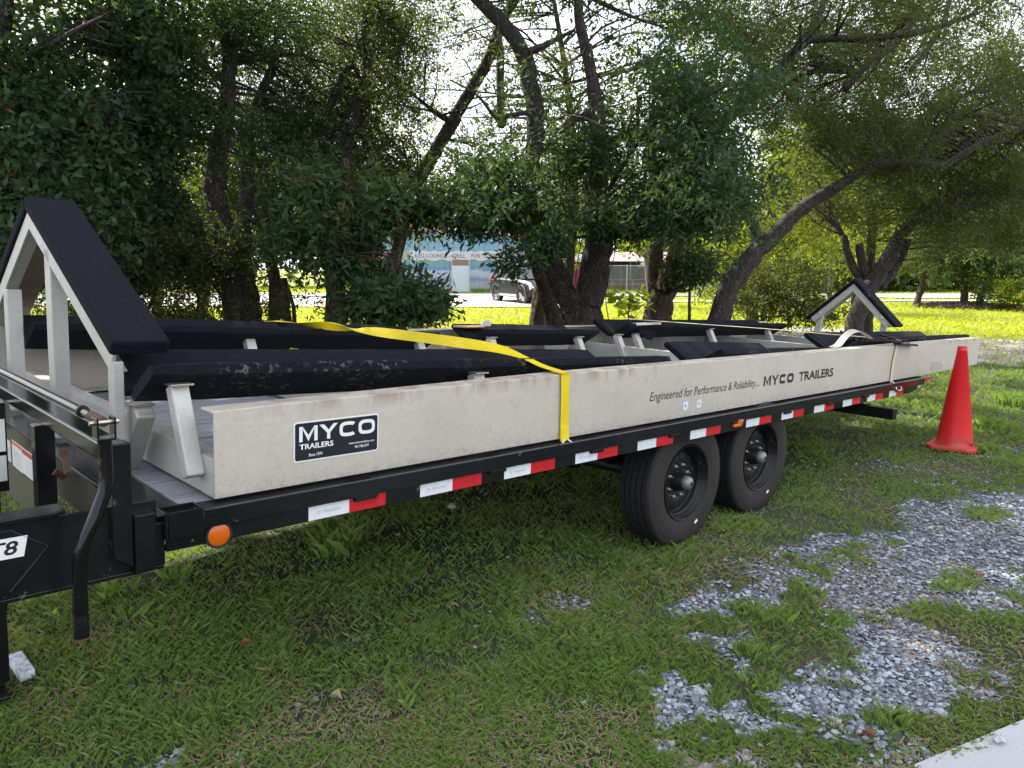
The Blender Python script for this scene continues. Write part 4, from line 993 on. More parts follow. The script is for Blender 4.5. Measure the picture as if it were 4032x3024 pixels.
    # right leaning oaks
    tree('oak_tree', 'leaning oak with long arching limbs just right of centre', 'tree',
        [L3([(215, 1560, 100), (245, 1450, 98), (290, 1330, 96), (370, 1215, 88), (480, 1110, 78), (570, 1020, 72), (670, 940, 62), (790, 870, 54), (900, 800, 46), (1010, 762, 40), (1180, 765, 36), (1290, 770, 32), (1400, 700, 28), (1600, 610, 22), (1720, 580, 14)], 10.8),
         L3([(400, 1180, 56), (405, 1080, 46), (330, 950, 38)], 10.8),
         L3([(1170, 740, 30), (1230, 650, 26), (1330, 550, 24), (1450, 540, 20), (1660, 590, 14)], 10.5),
         L3([(200, 640, 60), (340, 480, 54), (430, 410, 50), (520, 320, 46), (620, 210, 42), (700, 180, 38), (860, 180, 36), (1000, 172, 34), (1200, 140, 28), (1450, 60, 16)], 9.6),
         L3([(620, 210, 40), (680, 110, 34), (740, -20, 28)], 9.6), L3([(820, 420, 40), (930, 300, 34), (1060, 200, 34), (1180, 40, 28)], 10.4), L3([(1130, 330, 26), (1260, 150, 22), (1320, -30, 18)], 10.4),
         L3([(400, 430, 26), (385, 300, 18), (370, 160, 10)], 9.6), L3([(780, 880, 20), (900, 800, 14), (980, 870, 8)], 10.5)],
        [(3080, 480, 420, 150, 12.4, .8, 1900, .48), (3300, 620, 380, 80, 12.4, .8, 1500, .48), (2980, 180, 350, 180, 11.4, .9, 1000, .5), (3450, 180, 450, 150, 12.2, .9, 900, .51), (3650, 450, 350, 160, 12.4, .8, 1300, .49),
         (2900, 800, 130, 150, 9.4, .8, 800, .45), (3920, 420, 220, 330, 12.0, .9, 900, .5), (3850, 700, 260, 100, 12.6, .8, 700, .49), (2950, 620, 240, 110, 10.8, .8, 800, .47), (3350, 20, 700, 90, 8.6, 1.5, 1000, .5), (3250, 540, 420, 150, 10.2, .4, 1000, .51), (3650, 300, 420, 180, 10.2, .5, 700, .52)],
        M_LMID, M_BARK, .066, .020, 11, .20, twigs=220)
    tree('oak_tree', 'leaning oak directly behind the rear bow guard', 'tree',
        [L3([(855, 1600, 88), (880, 1480, 84), (925, 1370, 80), (985, 1270, 76), (1050, 1160, 66), (1110, 1060, 58), (1190, 1000, 52), (1300, 945, 46), (1450, 890, 40), (1660, 880, 34), (1800, 870, 24)], 12.6),
         L3([(930, 1330, 40), (880, 1280, 38), (840, 1200, 36), (820, 1100, 30)], 12.8), L3([(950, 1320, 44), (905, 1230, 40), (890, 1140, 34)], 12.7), L3([(985, 1340, 46), (1040, 1275, 44), (1075, 1220, 40), (1120, 1120, 32)], 12.7),
         L3([(1160, 1010, 36), (1300, 1000, 28), (1420, 960, 24), (1660, 940, 18)], 12.4), L3([(880, 1480, 40), (870, 1400, 36), (885, 1300, 32)], 12.9)],
        [(3560, 810, 380, 70, 14.2, .9, 900, .49), (3700, 850, 300, 60, 12.0, .5, 300, .52), (3900, 800, 260, 110, 14.0, .9, 900, .49), (3970, 940, 160, 50, 12.8, 1.0, 300, .48), (3600, 960, 160, 50, 12.4, 1.0, 160, .5)],
        M_LMID, M_BARK, .075, .024, 11, .24, twigs=90)
    # left side trees
    tree('oak_tree', 'thick upright leafy trunk left of centre, behind the yellow strap end', 'tree',
        [L1([(1200, 1680, 150), (1190, 1520, 140), (1165, 1350, 125), (1120, 1150, 115), (1080, 960, 112), (1090, 800, 100), (1135, 600, 84), (1150, 400, 76), (1150, 260, 70), (1100, 60, 60), (1090, -60, 50)], 8.8),
         L1([(1150, 420, 44), (980, 300, 30), (930, 200, 22), (870, 60, 14)], 8.8)],
        [(870, 80, 350, 140, 8.6, 1.0, 1200, .49), (740, 420, 130, 190, 8.4, .6, 700, .49), (1020, 600, 200, 180, 10.0, .6, 900, .49), (960, 560, 60, 120, 8.2, .3, 110, .5), (1000, 960, 60, 90, 8.4, .2, 70, .5), (760, 1060, 90, 90, 8.6, .3, 130, .5), (1200, 200, 260, 200, 10.0, 1.0, 1200, .5)],
        M_LDARK, M_BARK, .058, .018, 12, .18, twigs=120)
    tree('oak_tree', 'narrow dark trunk beside the thick leafy trunk', 'tree',
        [L1([(1290, 1660, 66), (1270, 1500, 66), (1235, 1300, 70), (1235, 1100, 72), (1245, 900, 74), (1245, 700, 66), (1300, 500, 50), (1380, 300, 40), (1400, 50, 30)], 9.6)],
        [(1120, 700, 180, 160, 10.8, .6, 800, .48), (1200, 520, 200, 160, 10.6, .8, 900, .5), (1100, 960, 80, 80, 10.4, .4, 130, .5)], M_LDARK, M_BARK, .058, .018, 12, .18, twigs=70)
    tree('oak_tree', 'slim brown trunk with a darker stem close behind it', 'tree',
        [L1([(1380, 1660, 66), (1382, 1500, 62), (1375, 1380, 60), (1330, 1210, 46), (1300, 1050, 36)], 9.3), L1([(1445, 1660, 50), (1430, 1500, 48), (1420, 1400, 44)], 10.2), L1([(1480, 1640, 22), (1475, 1540, 20), (1450, 1450, 16)], 9.8)],
        [(1250, 780, 140, 140, 8.8, .7, 560, .48)], M_LDARK, M_BARKR, .07, .022, 11, .18, twigs=50)
    tree('oak_tree', 'low leafy tree left of the mural building, boughs hanging near the trailer', 'tree',
        [L1([(1700, 1680, 74), (1700, 1560, 72), (1702, 1440, 68), (1712, 1330, 66), (1730, 1200, 54), (1745, 1000, 44), (1740, 800, 34)], 8.2), L2([(350, 1480, 16), (345, 1330, 18), (355, 1220, 22), (370, 1130, 26), (420, 1000, 20)], 7.6), L2([(90, 1620, 22), (60, 1560, 16), (40, 1500, 12)], 8.0)],
        [(1270, 930, 130, 90, 7.6, .5, 380, .46), (1330, 800, 180, 110, 7.8, .6, 430, .49), (1370, 1010, 60, 70, 7.6, .4, 230, .43), (1560, 1160, 70, 50, 7.3, .4, 240, .37), (1660, 1190, 60, 45, 7.2, .3, 190, .36), (1450, 1190, 70, 60, 7.6, .4, 150, .45), (1580, 800, 120, 50, 7.8, .5, 260, .47), (1440, 900, 50, 20, 7.6, .3, 50, .4)],
        M_LDARK, M_BARKR, .105, .031, 9, .19, twigs=110)
    tree('oak_tree', 'dark twin trunks slanting up through the top left foliage', 'tree',
        [L2([(60, 900, 60), (120, 560, 58), (165, 450, 54), (190, 340, 52), (180, 180, 48), (165, 0, 44), (160, -80, 40)], 10.4), L2([(-30, 640, 46), (20, 480, 42), (90, 340, 38), (130, 240, 34)], 10.6), L2([(340, 330, 16), (350, 240, 14), (400, 150, 10)], 10)],
        [(1400, 130, 240, 180, 11.6, 1.0, 1200, .49), (1330, 480, 150, 180, 11.4, 1, 800, .49), (1240, 760, 160, 120, 9.8, .8, 300, .52), (1570, 380, 110, 140, 10, .8, 120, .58)],
        M_LMID, M_BARK, .055, .018, 12, .18, twigs=90)
    # near lobed-leaf oak filling the left edge
    tree('oak_tree', 'dense broadleaf oak filling the left edge above the front bow guard', 'tree',
        [[(-120, 1500, 7.4, 110), (-100, 1000, 7.4, 100), (-60, 500, 7.4, 90), (0, 100, 7.4, 70), (60, -150, 7.4, 50)], [(-80, 700, 7.4, 50), (150, 500, 7.0, 30), (350, 400, 6.8, 16)], [(-60, 400, 7.4, 40), (200, 180, 6.8, 24), (420, 60, 6.6, 12)], [(-90, 900, 7.4, 40), (150, 800, 6.8, 26), (300, 700, 6.6, 12)]],
        [(80, 120, 360, 220, 6.2, .6, 1300, .42), (60, 480, 300, 220, 6.6, .7, 1100, .44), (60, 780, 260, 200, 6.2, .6, 1100, .42), (380, 330, 160, 180, 7.2, .6, 800, .46), (330, 720, 160, 140, 7.2, .6, 700, .48), (300, 950, 220, 120, 7.2, .5, 700, .45), (550, 600, 140, 180, 8, .6, 560, .5), (480, 130, 220, 150, 7.8, .7, 900, .49), (600, 850, 160, 160, 8.2, .6, 500, .48)],
        M_LDARK, M_BARK, .082, .042, 10, .17, twigs=120)
    tree('shrub', 'leafy undergrowth behind the front bow guard, road showing through its stems', 'shrub',
        [[(900, 1290, 9, 20), (880, 1180, 9, 16), (820, 1100, 9, 10)], [(560, 1280, 8.6, 12), (600, 1180, 8.6, 10), (640, 1060, 8.6, 8)], [(760, 1280, 8.8, 12), (780, 1180, 8.8, 10), (740, 1050, 8.8, 8)]],
        [(600, 1000, 260, 110, 8.2, .7, 1100, .42), (420, 1090, 160, 110, 7.8, .6, 420, .42), (300, 1200, 200, 90, 7.8, .5, 360, .42), (760, 960, 160, 130, 8.4, .6, 460, .44), (650, 1245, 240, 40, 8.6, .5, 260, .4), (850, 1120, 160, 60, 8.8, .5, 170, .48), (1000, 1240, 160, 50, 9, .5, 120, .45), (640, 1150, 240, 45, 8.8, .5, 120, .5)],
        M_LMID, M_BARK, .055, .022, 11, .16, twigs=120)
    tree('shrub', 'dark bush low between slim trunks beside the leafy boughs', 'shrub',
        [[(1520, 1300, 10, 14), (1540, 1230, 10, 12), (1560, 1160, 10, 8)]], [(1560, 1230, 130, 60, 9.6, .5, 300, .42), (1350, 1150, 150, 60, 9.8, .5, 160, .5), (1480, 1120, 120, 80, 9.8, .5, 200, .48)], M_LDARK, M_BARK, .07, .024, 10, .16, twigs=30)
    # finer crowns behind the front row
    tree('oak_tree', 'slender background oak whose fine leaves fill the sky at upper left', 'tree', [[(620, 1180, 13, 40), (640, 900, 13, 36), (700, 500, 13, 30), (820, 100, 13, 22), (900, -150, 13, 14)], [(690, 520, 13, 24), (500, 300, 13, 14), (380, 60, 13, 8)]],
        [(760, 380, 950, 560, 13, -2.2, 5200, .49), (1250, 850, 380, 150, 12.5, -1.5, 500, .49)], M_LVEIL, M_BARK, .075, .026, 9, .26, twigs=160)
    tree('oak_tree', 'background oak spreading fine leaves over the top right corner', 'tree', [[(3420, 1230, 15.5, 40), (3430, 1000, 15.5, 36), (3440, 600, 15, 30), (3520, 100, 15, 20), (3560, -150, 15, 12)], [(3440, 620, 15, 26), (3700, 420, 15, 18), (4000, 300, 15, 10)], [(3435, 700, 15, 24), (3150, 420, 15, 14), (2950, 200, 15, 8)]],
        [(3300, 330, 900, 480, 13.5, -2.2, 6800, .475), (3650, 720, 480, 200, 14.5, -1.8, 1300, .48)], M_LVEIL, M_BARK, .08, .026, 9, .28, twigs=220)
    tree('oak_tree', 'background oak with sparse twigs against the bright gap at top centre', 'tree', [[(2230, 1180, 14, 44), (2260, 800, 14, 36), (2240, 400, 14, 26), (2180, 0, 14, 16), (2150, -150, 14, 10)]],
        [(2100, 150, 520, 300, 13.5, -1.8, 1300, .51), (2450, 500, 340, 380, 13.5, -1.6, 1400, .49), (2000, 620, 240, 150, 13, -1.2, 420, .5)], M_LVEIL, M_BARK, .075, .026, 9, .26, twigs=120)
    # sunlit bushes further back, seen through the gaps
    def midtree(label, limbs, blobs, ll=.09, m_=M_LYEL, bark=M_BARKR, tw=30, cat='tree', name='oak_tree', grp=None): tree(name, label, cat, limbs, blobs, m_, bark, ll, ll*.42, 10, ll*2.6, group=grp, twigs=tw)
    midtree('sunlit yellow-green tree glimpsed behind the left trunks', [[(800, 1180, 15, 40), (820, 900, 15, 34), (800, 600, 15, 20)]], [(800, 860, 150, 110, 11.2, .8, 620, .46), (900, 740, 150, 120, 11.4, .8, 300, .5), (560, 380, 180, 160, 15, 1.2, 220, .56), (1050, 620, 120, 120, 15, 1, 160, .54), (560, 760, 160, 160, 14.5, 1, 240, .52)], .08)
    midtree('sunlit bright tree behind the middle of the left group', [[(1400, 1180, 18, 40), (1420, 900, 18, 34), (1430, 600, 18, 20)]], [(1450, 600, 200, 220, 17, 1.5, 420, .5), (1380, 300, 220, 200, 17, 1.5, 260, .54), (1320, 800, 220, 130, 17, 1.5, 260, .52), (1700, 760, 130, 120, 17, 1.2, 200, .52)], .08)
    midtree('sunlit oak behind the fork of the central tree', [[(2120, 1200, 16, 56), (2140, 1090, 16, 50), (2185, 970, 16, 44), (2230, 860, 16, 36)]], [(2230, 900, 130, 100, 16.5, 1.2, 260, .48), (2180, 700, 130, 130, 16.5, 1.2, 160, .55), (2520, 820, 150, 120, 17, 1.2, 300, .48), (2240, 760, 80, 60, 16.5, 1, 80, .52)], .085)
    midtree('bright yellow-green tree right of the leaning oak', [[(2960, 1250, 19, 48), (2965, 1120, 19, 44), (3000, 1000, 19, 36), (3040, 860, 19, 24)], [(3000, 1020, 19, 14), (3150, 960, 18.6, 10), (3300, 900, 18.4, 6)]], [(2900, 980, 160, 120, 18, 1.4, 520, .44), (3150, 900, 220, 110, 18, 1.5, 620, .46), (3050, 720, 300, 120, 18, 1.5, 380, .52), (3250, 560, 300, 160, 18, 2, 340, .54), (2880, 1100, 100, 80, 18, 1, 200, .44), (2750, 260, 260, 240, 18, 2, 420, .54)], .10)
    midtree('broad green bush with dark hollow beneath, left of the rear bow guard', [[(3000, 1290, 17, 20), (3010, 1200, 17, 16), (3030, 1120, 17, 10)], [(3110, 1290, 17, 18), (3100, 1200, 17, 14), (3080, 1120, 17, 8)]], [(3060, 1140, 180, 110, 16.5, 1.1, 900, .40), (2960, 1180, 100, 100, 16.5, .8, 320, .4), (3200, 1210, 100, 70, 16.5, .7, 260, .44)], .08, M_LMID, M_BARK, 30, 'bush', 'bush')
    midtree('slim pale trunk just left of the rear bow guard peak', [[(3265, 1240, 26, 22), (3268, 1130, 26, 22), (3275, 1000, 26, 18), (3280, 850, 26, 12)]], [(3300, 960, 180, 90, 25.5, 1.6, 320, .46), (3330, 820, 200, 90, 25.5, 1.8, 300, .5)], .12, M_LYEL, M_BARKL)
    midtree('small leaning tree on the sunny lawn beyond the rear bow guard', [[(3615, 1180, 30, 26), (3632, 1120, 30, 22), (3650, 1060, 30, 18), (3665, 960, 30, 12)]], [(3640, 960, 170, 80, 30, 1.8, 620, .44), (3560, 1010, 100, 50, 30, 1.2, 200, .46), (3700, 860, 160, 90, 30, 2, 320, .48)], .13, M_LMID, M_BARKR)
    midtree('stout straight trunk on the left of the mulch ring', [[(3795, 1195, 29, 30), (3798, 1130, 29, 26), (3800, 1060, 29, 22), (3790, 900, 29, 14)]], [(3780, 1010, 130, 80, 28.5, 1.6, 620, .42), (3850, 880, 200, 110, 29, 2, 620, .46)], .13, M_LFAR, M_BARK)
    midtree('stout trunk on the right of the mulch ring', [[(3855, 1200, 28.5, 30), (3868, 1130, 28.5, 26), (3880, 1060, 28.5, 22), (3900, 900, 28.5, 14)]], [(3950, 1040, 120, 80, 28, 1.6, 620, .42), (3960, 930, 200, 100, 28.5, 2, 520, .46), (3890, 1150, 50, 30, 27.5, .6, 60, .4)], .13, M_LFAR, M_BARK)
    midtree('rounded lit bush at the right edge of the lawn', [[(4010, 1190, 27, 10), (4010, 1150, 27, 8)]], [(4020, 1150, 75, 45, 26.5, 1.0, 520, .38), (4140, 1120, 90, 70, 27, 1.2, 420, .4)], .10, M_LYEL, M_BARK, 10, 'bush', 'bush')
    # palm by the fence
    midtree('sunlit small tree behind the stub-limbed oak', [[(2560, 1150, 30, 26), (2552, 1080, 30, 26), (2548, 1020, 30, 26)]], [(2560, 930, 120, 60, 29, 1.2, 200, .46)], .12, M_LYEL, M_BARKL)
    # unseen crowns added over the trailer and the lens to give shade
    ov = []
    for (x, y, z, rx, ry, rz, n) in [(3.0, 6.2, 7.2, 2.6, 2.2, 1.2, 1700), (6.2, 6.4, 7.4, 2.6, 2.0, 1.2, 1600), (9.6, 5.6, 7.4, 2.2, 2.0, 1.1, 900), (.2, 7.2, 7.2, 2.4, 2.4, 1.2, 1500), (3.5, 9.6, 9.0, 3.2, 2.2, 1.5, 1900), (7.5, 9.6, 9.2, 3.0, 2.0, 1.5, 1500), (-.5, 10.2, 8.8, 2.8, 2.2, 1.5, 1700), (1.2, 9.9, 7.4, 1.6, 1.4, 1.4, 900), (5.0, 3.6, 6.4, 2.8, 1.6, .8, 1000), (1.6, 3.6, 6.2, 2.4, 1.6, .8, 900), (-3.2, 8.0, 7.4, 2.4, 2.6, 1.4, 900), (11, 8.6, 8.6, 2.4, 2.0, 1.4, 900)]:
        q = RNG.normal(size=(n*2, 3)); q /= np.linalg.norm(q, axis=1)[:, None]; q *= (RNG.random(n*2)**.4)[:, None]
        P_ = np.array([x, y, z])+q*np.array([rx, ry, rz]); P_ = P_[noise3(P_, .9, 5) > .42][:n]; ov.append(P_)
    ov = np.vstack(ov)
    # keep them above the top edge of the picture
    d = ov-CAM; dz = d@F; v = 1512-FPX*(d@U)/np.maximum(dz, .1); ov = sun_gaps(ov[(v < -60) | (dz < .3)])
    tree('oak_tree', 'unseen oak added above the frame, its high boughs shading the trailer', 'tree',
        [[(-900, 1400, 7.5, 150), (-800, 800, 7.6, 130), (-700, 200, 7.6, 110), (-500, -500, 7.4, 80), (-200, -1000, 7.2, 50)], [(-700, 0, 7.6, 60), (200, -500, 7.6, 50), (1200, -700, 8, 34), (2400, -800, 8.5, 18)], [(-650, -200, 7.5, 50), (400, -1000, 6.6, 36), (1500, -1400, 6.2, 20)]],
        [(100, -250, 600, 120, 7.6, 1.2, 500, .42)], M_LDARK, M_BARK, .18, .09, 6, .32, twigs=60, extra=ov)
build_trees()

# climbing stem on the central trunk + hanging vines
def vines():
    T = empty('vine', tuple(gxd(2330, 8.9)), 0, 'bare woody vines hanging by the right fork of the central oak', 'vine'); off = np.array(T.location)
    for pts in ([(2235, 1280, 8.85), (2270, 1190, 8.85), (2268, 1080, 8.8), (2290, 950, 8.8), (2330, 800, 8.9)], [(2400, 1280, 8.8), (2385, 1150, 8.8), (2420, 1000, 8.8), (2425, 900, 8.8)], [(2345, 1260, 8.8), (2365, 1190, 8.8), (2395, 1110, 8.8), (2400, 950, 8.8)], [(1960, 60, 8.8), (1975, 300, 8.8), (1965, 520, 8.8)], [(2240, 200, 8.9), (2260, 330, 8.9), (2250, 380, 8.9)]):
        MB().tube(interp([at(*p)-off for p in pts], 6), .006, 6).build('stem', M_BARKR, T, 0, 180, fixn=False)
vines()

# big-leaf sapling behind the far bunks
def sapling():
    p0 = gxd(2470, 9.6); T = empty('sapling', tuple(p0), 0, 'bright young sapling with broad yellow-green leaves in front of the lawn', 'sapling'); off = np.array(p0)
    top = at(2480, 1150, 9.6); MB().tube(interp([off*0+(0, 0, -.02), at(2472, 1280, 9.6)-off, top-off], 4), np.linspace(.012, .004, 9), 6).build('stem', M_BARKR, T, 0, 180, fixn=False)
    n = 0
    for k in range(46):
        a = random.uniform(0, 2*PI); px = 2480+random.uniform(-95, 95); py = random.choice([random.uniform(1135, 1215)]*4+[random.uniform(1215, 1290)])
        if py > 1215: px = 2480+random.uniform(-40, 30)
        p = at(px, py, 9.6+random.uniform(-.25, .25)); q = at(2478+(px-2478)*.25, min(1280, py+45), 9.6)
        MB().tube([q-off, (p+q)/2-off+np.array([0, 0, .01]), p-off], [.003, .0025, .0015], 5).build('twig', M_BARKR, T, fixn=False)
        d = np.array([math.cos(a), math.sin(a), random.uniform(-.5, .8)]); d /= np.linalg.norm(d); s = np.cross(d, RNG.normal(size=3)*.8+FH); s /= np.linalg.norm(s); L = random.uniform(.11, .17); w = L*.24; u = np.cross(s, d)
        c = p-off
        vs = [c, c+d*L*.3+s*w*.8+u*.006, c+d*L*.65+s*w+u*.006, c+d*L, c+d*L*.65-s*w+u*.006, c+d*L*.3-s*w*.8+u*.006, c+d*L*.3, c+d*L*.65]
        o = MB().add(vs, [(0, 1, 6), (1, 2, 7, 6), (2, 3, 7), (0, 6, 5), (6, 7, 4, 5), (7, 3, 4)]).build('leaf', M_LYEL2, T, fixn=False)
M_LYEL2 = make_leaf('young_leaf', (.14, .20, .02), (.2, .26, .03), (.45, .55, .03), .5)
sapling()

# distant woods
def woods():
    C = []
    for (p0, p1, dp, h, n) in [(-2500, 1500, 62, 10.0, 3000), (1300, 2500, 72, 7.0, 1500), (2300, 3300, 66, 8.0, 1700), (3000, 5000, 60, 12, 3200), (3050, 5000, 50, 3.0, 1000)]:
        px = RNG.uniform(p0, p1, n); d = dp+RNG.uniform(-3, 3, n); hh = h*(.7+.45*fbm(px/140, px*0+dp, 3)); z = hh*RNG.random(n)**.8
        P_ = np.outer(d, FH)+np.outer((px-2016)/FPX*d, R); P_[:, 2] = z; C.append(P_)
    C = np.vstack(C); C = C[noise3(C, .35, 8) > .33]
    V, t = leaves(C, 9, 1.2, .66, .40, .2); o = raw_mesh('distant_woods', V, 4, M_LFAR, None, t); tag(o, 'dark green band of far woods beyond the road and lawns', 'woods', None, 'stuff')
woods()

# ------------------------------------------------------------------ mural building
def facing(px, depth, yaw_off=0.0):
    """matrix columns: local x to picture right, local y away from the lens, z up"""
    p = gxd(px, depth); return p, YAW-PI/2+yaw_off
def build_building():
    p, rz = facing(1450, 46.5, math.radians(7))
    T = empty('mural_building', tuple(p), rz, 'pale blue metal bar building with a painted surf mural and red-trimmed gable', 'building')
    W_ = 10.3; H0 = 3.25; H1 = 3.78; px = 4.3
    def P(name, b, m, bevel=0, parent=T): return b.build(name, m, parent, bevel)
    m = mat('mural_paint', (.4, .6, .7), .6)
    z = zcoord(m, 'Z'); wob = noise(m, .9, 4, .6); zz = nn(m, 'ShaderNodeMath'); zz.operation = 'MULTIPLY_ADD'; lk(m, wob, zz.inputs[0]); zz.inputs[1].default_value = .55; lk(m, z, zz.inputs[2])
    fac = mrange(m, zz.outputs[0], .27, 4.1)
    c = ramp(m, fac, [(0, (.48, .50, .44)), (.14, (.50, .52, .50)), (.20, (.20, .34, .50)), (.27, (.55, .62, .68)), (.33, (.58, .64, .70)), (.37, (.16, .32, .50)), (.44, (.20, .44, .48)), (.48, (.22, .46, .40)), (.53, (.52, .53, .38)), (.62, (.52, .50, .38)), (.64, (.26, .48, .60)), (1, (.25, .50, .66))])
    c = mix(m, ramp(m, noise(m, 2.2, 5, .7, (1, 1, 3)), [(.5, (0,)*3), (.7, (.45,)*3)]), c, (.56, .62, .66)); c = mix(m, 1.0, c, (.64, .65, .69), 'MULTIPLY')
    lk(m, c, bsdf(m).inputs['Base Color'])
    # corrugated front wall: ribs are real relief
    b = MB(); n = int(W_/.30)
    def top(x): return H0+(H1-H0)*(1-abs(x-px)/(px if x < px else W_-px))
    xs = []
    for i in range(n):
        x = i*W_/n; s_ = W_/n
        xs += [(x, 0), (x+s_*.72, 0), (x+s_*.79, -.04), (x+s_*.93, -.04)]
    xs.append((W_, 0)); vs = []
    for x, y in xs: vs += [(x, y, .0), (x, y, top(x))]
    b.add(vs, [(2*i, 2*i+2, 2*i+3, 2*i+1) for i in range(len(xs)-1)]); P('wall', b, m)
    grey = mat('building_side', (.32, .36, .38), .7)
    P('wall', MB().box((W_-.02, .02, 0), (W_, 14, H0-.02)), grey); P('wall', MB().box((0, .02, 0), (.02, 14, H0-.02)), grey); P('wall', MB().box((0, 13.98, 0), (W_, 14, H0)), grey)
    white = mat('white_trim', (.72, .72, .72), .5); red = mat('red_trim', (.48, .03, .05), .5)
    roof = P('roof', MB().prism([(-.25, H0+.02), (px, H1+.04), (W_+.25, H0+.02), (W_+.25, H0+.10), (px, H1+.12), (-.25, H0+.10)], 1, -.25, 14.2), white)
    for (x0, z0, x1, z1) in ((-.25, H0+.02, px, H1+.04), (px, H1+.04, W_+.25, H0+.02)):
        P('roof_trim', MB().bar((x0, -.27, z0-.07), (x1, -.27, z1-.07), .03, .07), red, 0, roof); P('roof_trim', MB().bar((x0, -.265, z0), (x1, -.265, z1), .03, .05), white, 0, roof)
    # banner
    b = MB(); zb = 1.93; up = [(2.4+i*.12, 2.48+.04*math.sin(i*1.1)) for i in range(56)]; lo = [(2.4+i*.12, zb+.06*math.sin(i*.8+1)) for i in range(56)]
    b.prism(up+lo[::-1], 1, -.062, -.048); bn = P('banner', b, mat('banner_paint', (.46, .46, .48), .6))
    text_obj('lettering', 'KEG LOUNGE - GRILL', M_PUR, bn, 2.75, 2.08, -.065, .25, 3.05, offset=.01)
    text_obj('lettering', 'FUN \u00b7 FOOD \u00b7 DRINK', M_PUR, bn, 6.15, 2.08, -.065, .25, 2.65, offset=.01)
    P('painted_rocks', MB().prism([(.2, 2.05), (2.1, 2.05), (1.9, 2.35), (1.4, 2.55), (.9, 2.35), (.3, 2.3)], 1, -.056, -.045), mat('pink_paint', (.50, .30, .34), .6))
    # door
    dr = P('door', MB().box((4.98, -.075, .03), (5.98, -.045, 1.98)), mat('door_paint', (.46, .52, .56), .5), .01); P('door_panel', MB().box((4.99, -.085, 1.62), (5.97, -.077, 1.97)), mat('brown_panel', (.22, .12, .09), .6), 0, dr)
    P('handle', MB().box((5.85, -.11, .95), (5.89, -.086, 1.05)), M_ZINC, 0, dr)
    P('door_frame', MB().box((4.92, -.08, .0), (4.975, -.04, 2.04)).box((5.985, -.08, 0), (6.04, -.04, 2.04)), M_TEXTG)
    wd = P('window', MB().box((2.68, -.07, 2.78), (3.05, -.045, 3.08)), mat('window_glass', (.30, .40, .42), .1)); P('slat', MB().box((2.70, -.08, 2.92), (3.03, -.071, 2.95)), white, 0, wd)
    # painted surfer figure on the wall (flat print)
    P('painted_figure', MB().prism([(7.72, .75), (7.80, 1.25), (7.72, 1.55), (7.80, 1.82), (7.92, 1.86), (7.98, 1.70), (7.95, 1.45), (8.02, 1.0), (7.90, .75)], 1, -.056, -.046), mat('skin_paint', (.26, .19, .20), .7))
    # grass strip against the wall
    for x0, x1 in ((-1, 4.8), (6.1, 10.4)):
        N = 2600; cx_ = RNG.uniform(x0, x1, N); cyy = RNG.uniform(-.9, -.1, N); V = []
        pos = np.stack([cx_, cyy, np.zeros(N)], 1); w = RNG.uniform(.02, .05, N); h = RNG.uniform(.08, .28, N); v = np.stack([pos-np.outer(w, (1, 0, 0)), pos+np.outer(w, (1, 0, 0)), pos+np.stack([RNG.normal(0, .05, N), RNG.normal(0, .05, N), h], 1)], 1)
        cr_, sr_ = math.cos(rz), math.sin(rz); vv = v.reshape(-1, 3); wv = np.stack([vv[:, 0]*cr_-vv[:, 1]*sr_+p[0], vv[:, 0]*sr_+vv[:, 1]*cr_+p[1], vv[:, 2]], 1)
        o = raw_mesh('grass_strip', wv, 3, M_GRASS, None, RNG.random(N)*.8); tag(o, 'darker grass fringe along the mural wall '+('left of its door' if x0 < 0 else 'right of its door'), 'grass', None, 'stuff')
M_PUR = mat('purple_lettering', (.14, .08, .13), .6)
build_building()
# utility pole in front of the building
def pole():
    p = gxd(1972, 43.8); T = empty('utility_pole', tuple(p), 0, 'thin grey pole standing in front of the right part of the mural wall', 'pole')
    MB().tube([(0, 0, -.1), (0, 0, 4.6)], .055, 10).build('shaft', mat('grey_pole', (.22, .23, .24), .6), T, 0, 60); MB().bar((-.45, 0, 4.3), (.45, 0, 4.3), .06, .06).build('crossarm', M_DARKSTEEL, T)
pole()

# ------------------------------------------------------------------ red board shed, pavilion, fences
def shed():
    p, rz = facing(2035, 43.5, math.radians(3)); T = empty('board_fence', tuple(p), rz, 'dark red board fence between the mural building and the pavilion', 'fence')
    mr = make_wood('dark_red_boards', (.085, .008, .017), (.14, .016, .028), (20, 20, 1.2))
    n = 16; w = 4.1/n
    for i in range(n): MB().box((i*w+.004, 0, .05), ((i+1)*w-.004, .03, 1.62+random.uniform(-.015, .015))).build('board', mr, T)
    MB().box((0, .032, .5), (4.1, .07, .58)).box((0, .032, 1.3), (4.1, .07, 1.38)).build('rail', mr, T)
    p2, rz2 = facing(2185, 48.0, math.radians(3)); T = empty('small_shed', tuple(p2), rz2, 'small shed with low white roof above the red boards', 'shed')
    MB().box((0, 0, 0), (2.9, 3, 1.85)).build('wall', mat('dark_shed_wall', (.10, .09, .08), .8), T)
    MB().prism([(-.3, 1.95), (.2, 2.35), (1.3, 2.35), (3.2, 2.0), (3.2, 1.86), (-.3, 1.82)], 1, -.4, 3.3).build('roof', mat('white_roof', (.66, .64, .58), .6), T, .02)
shed()
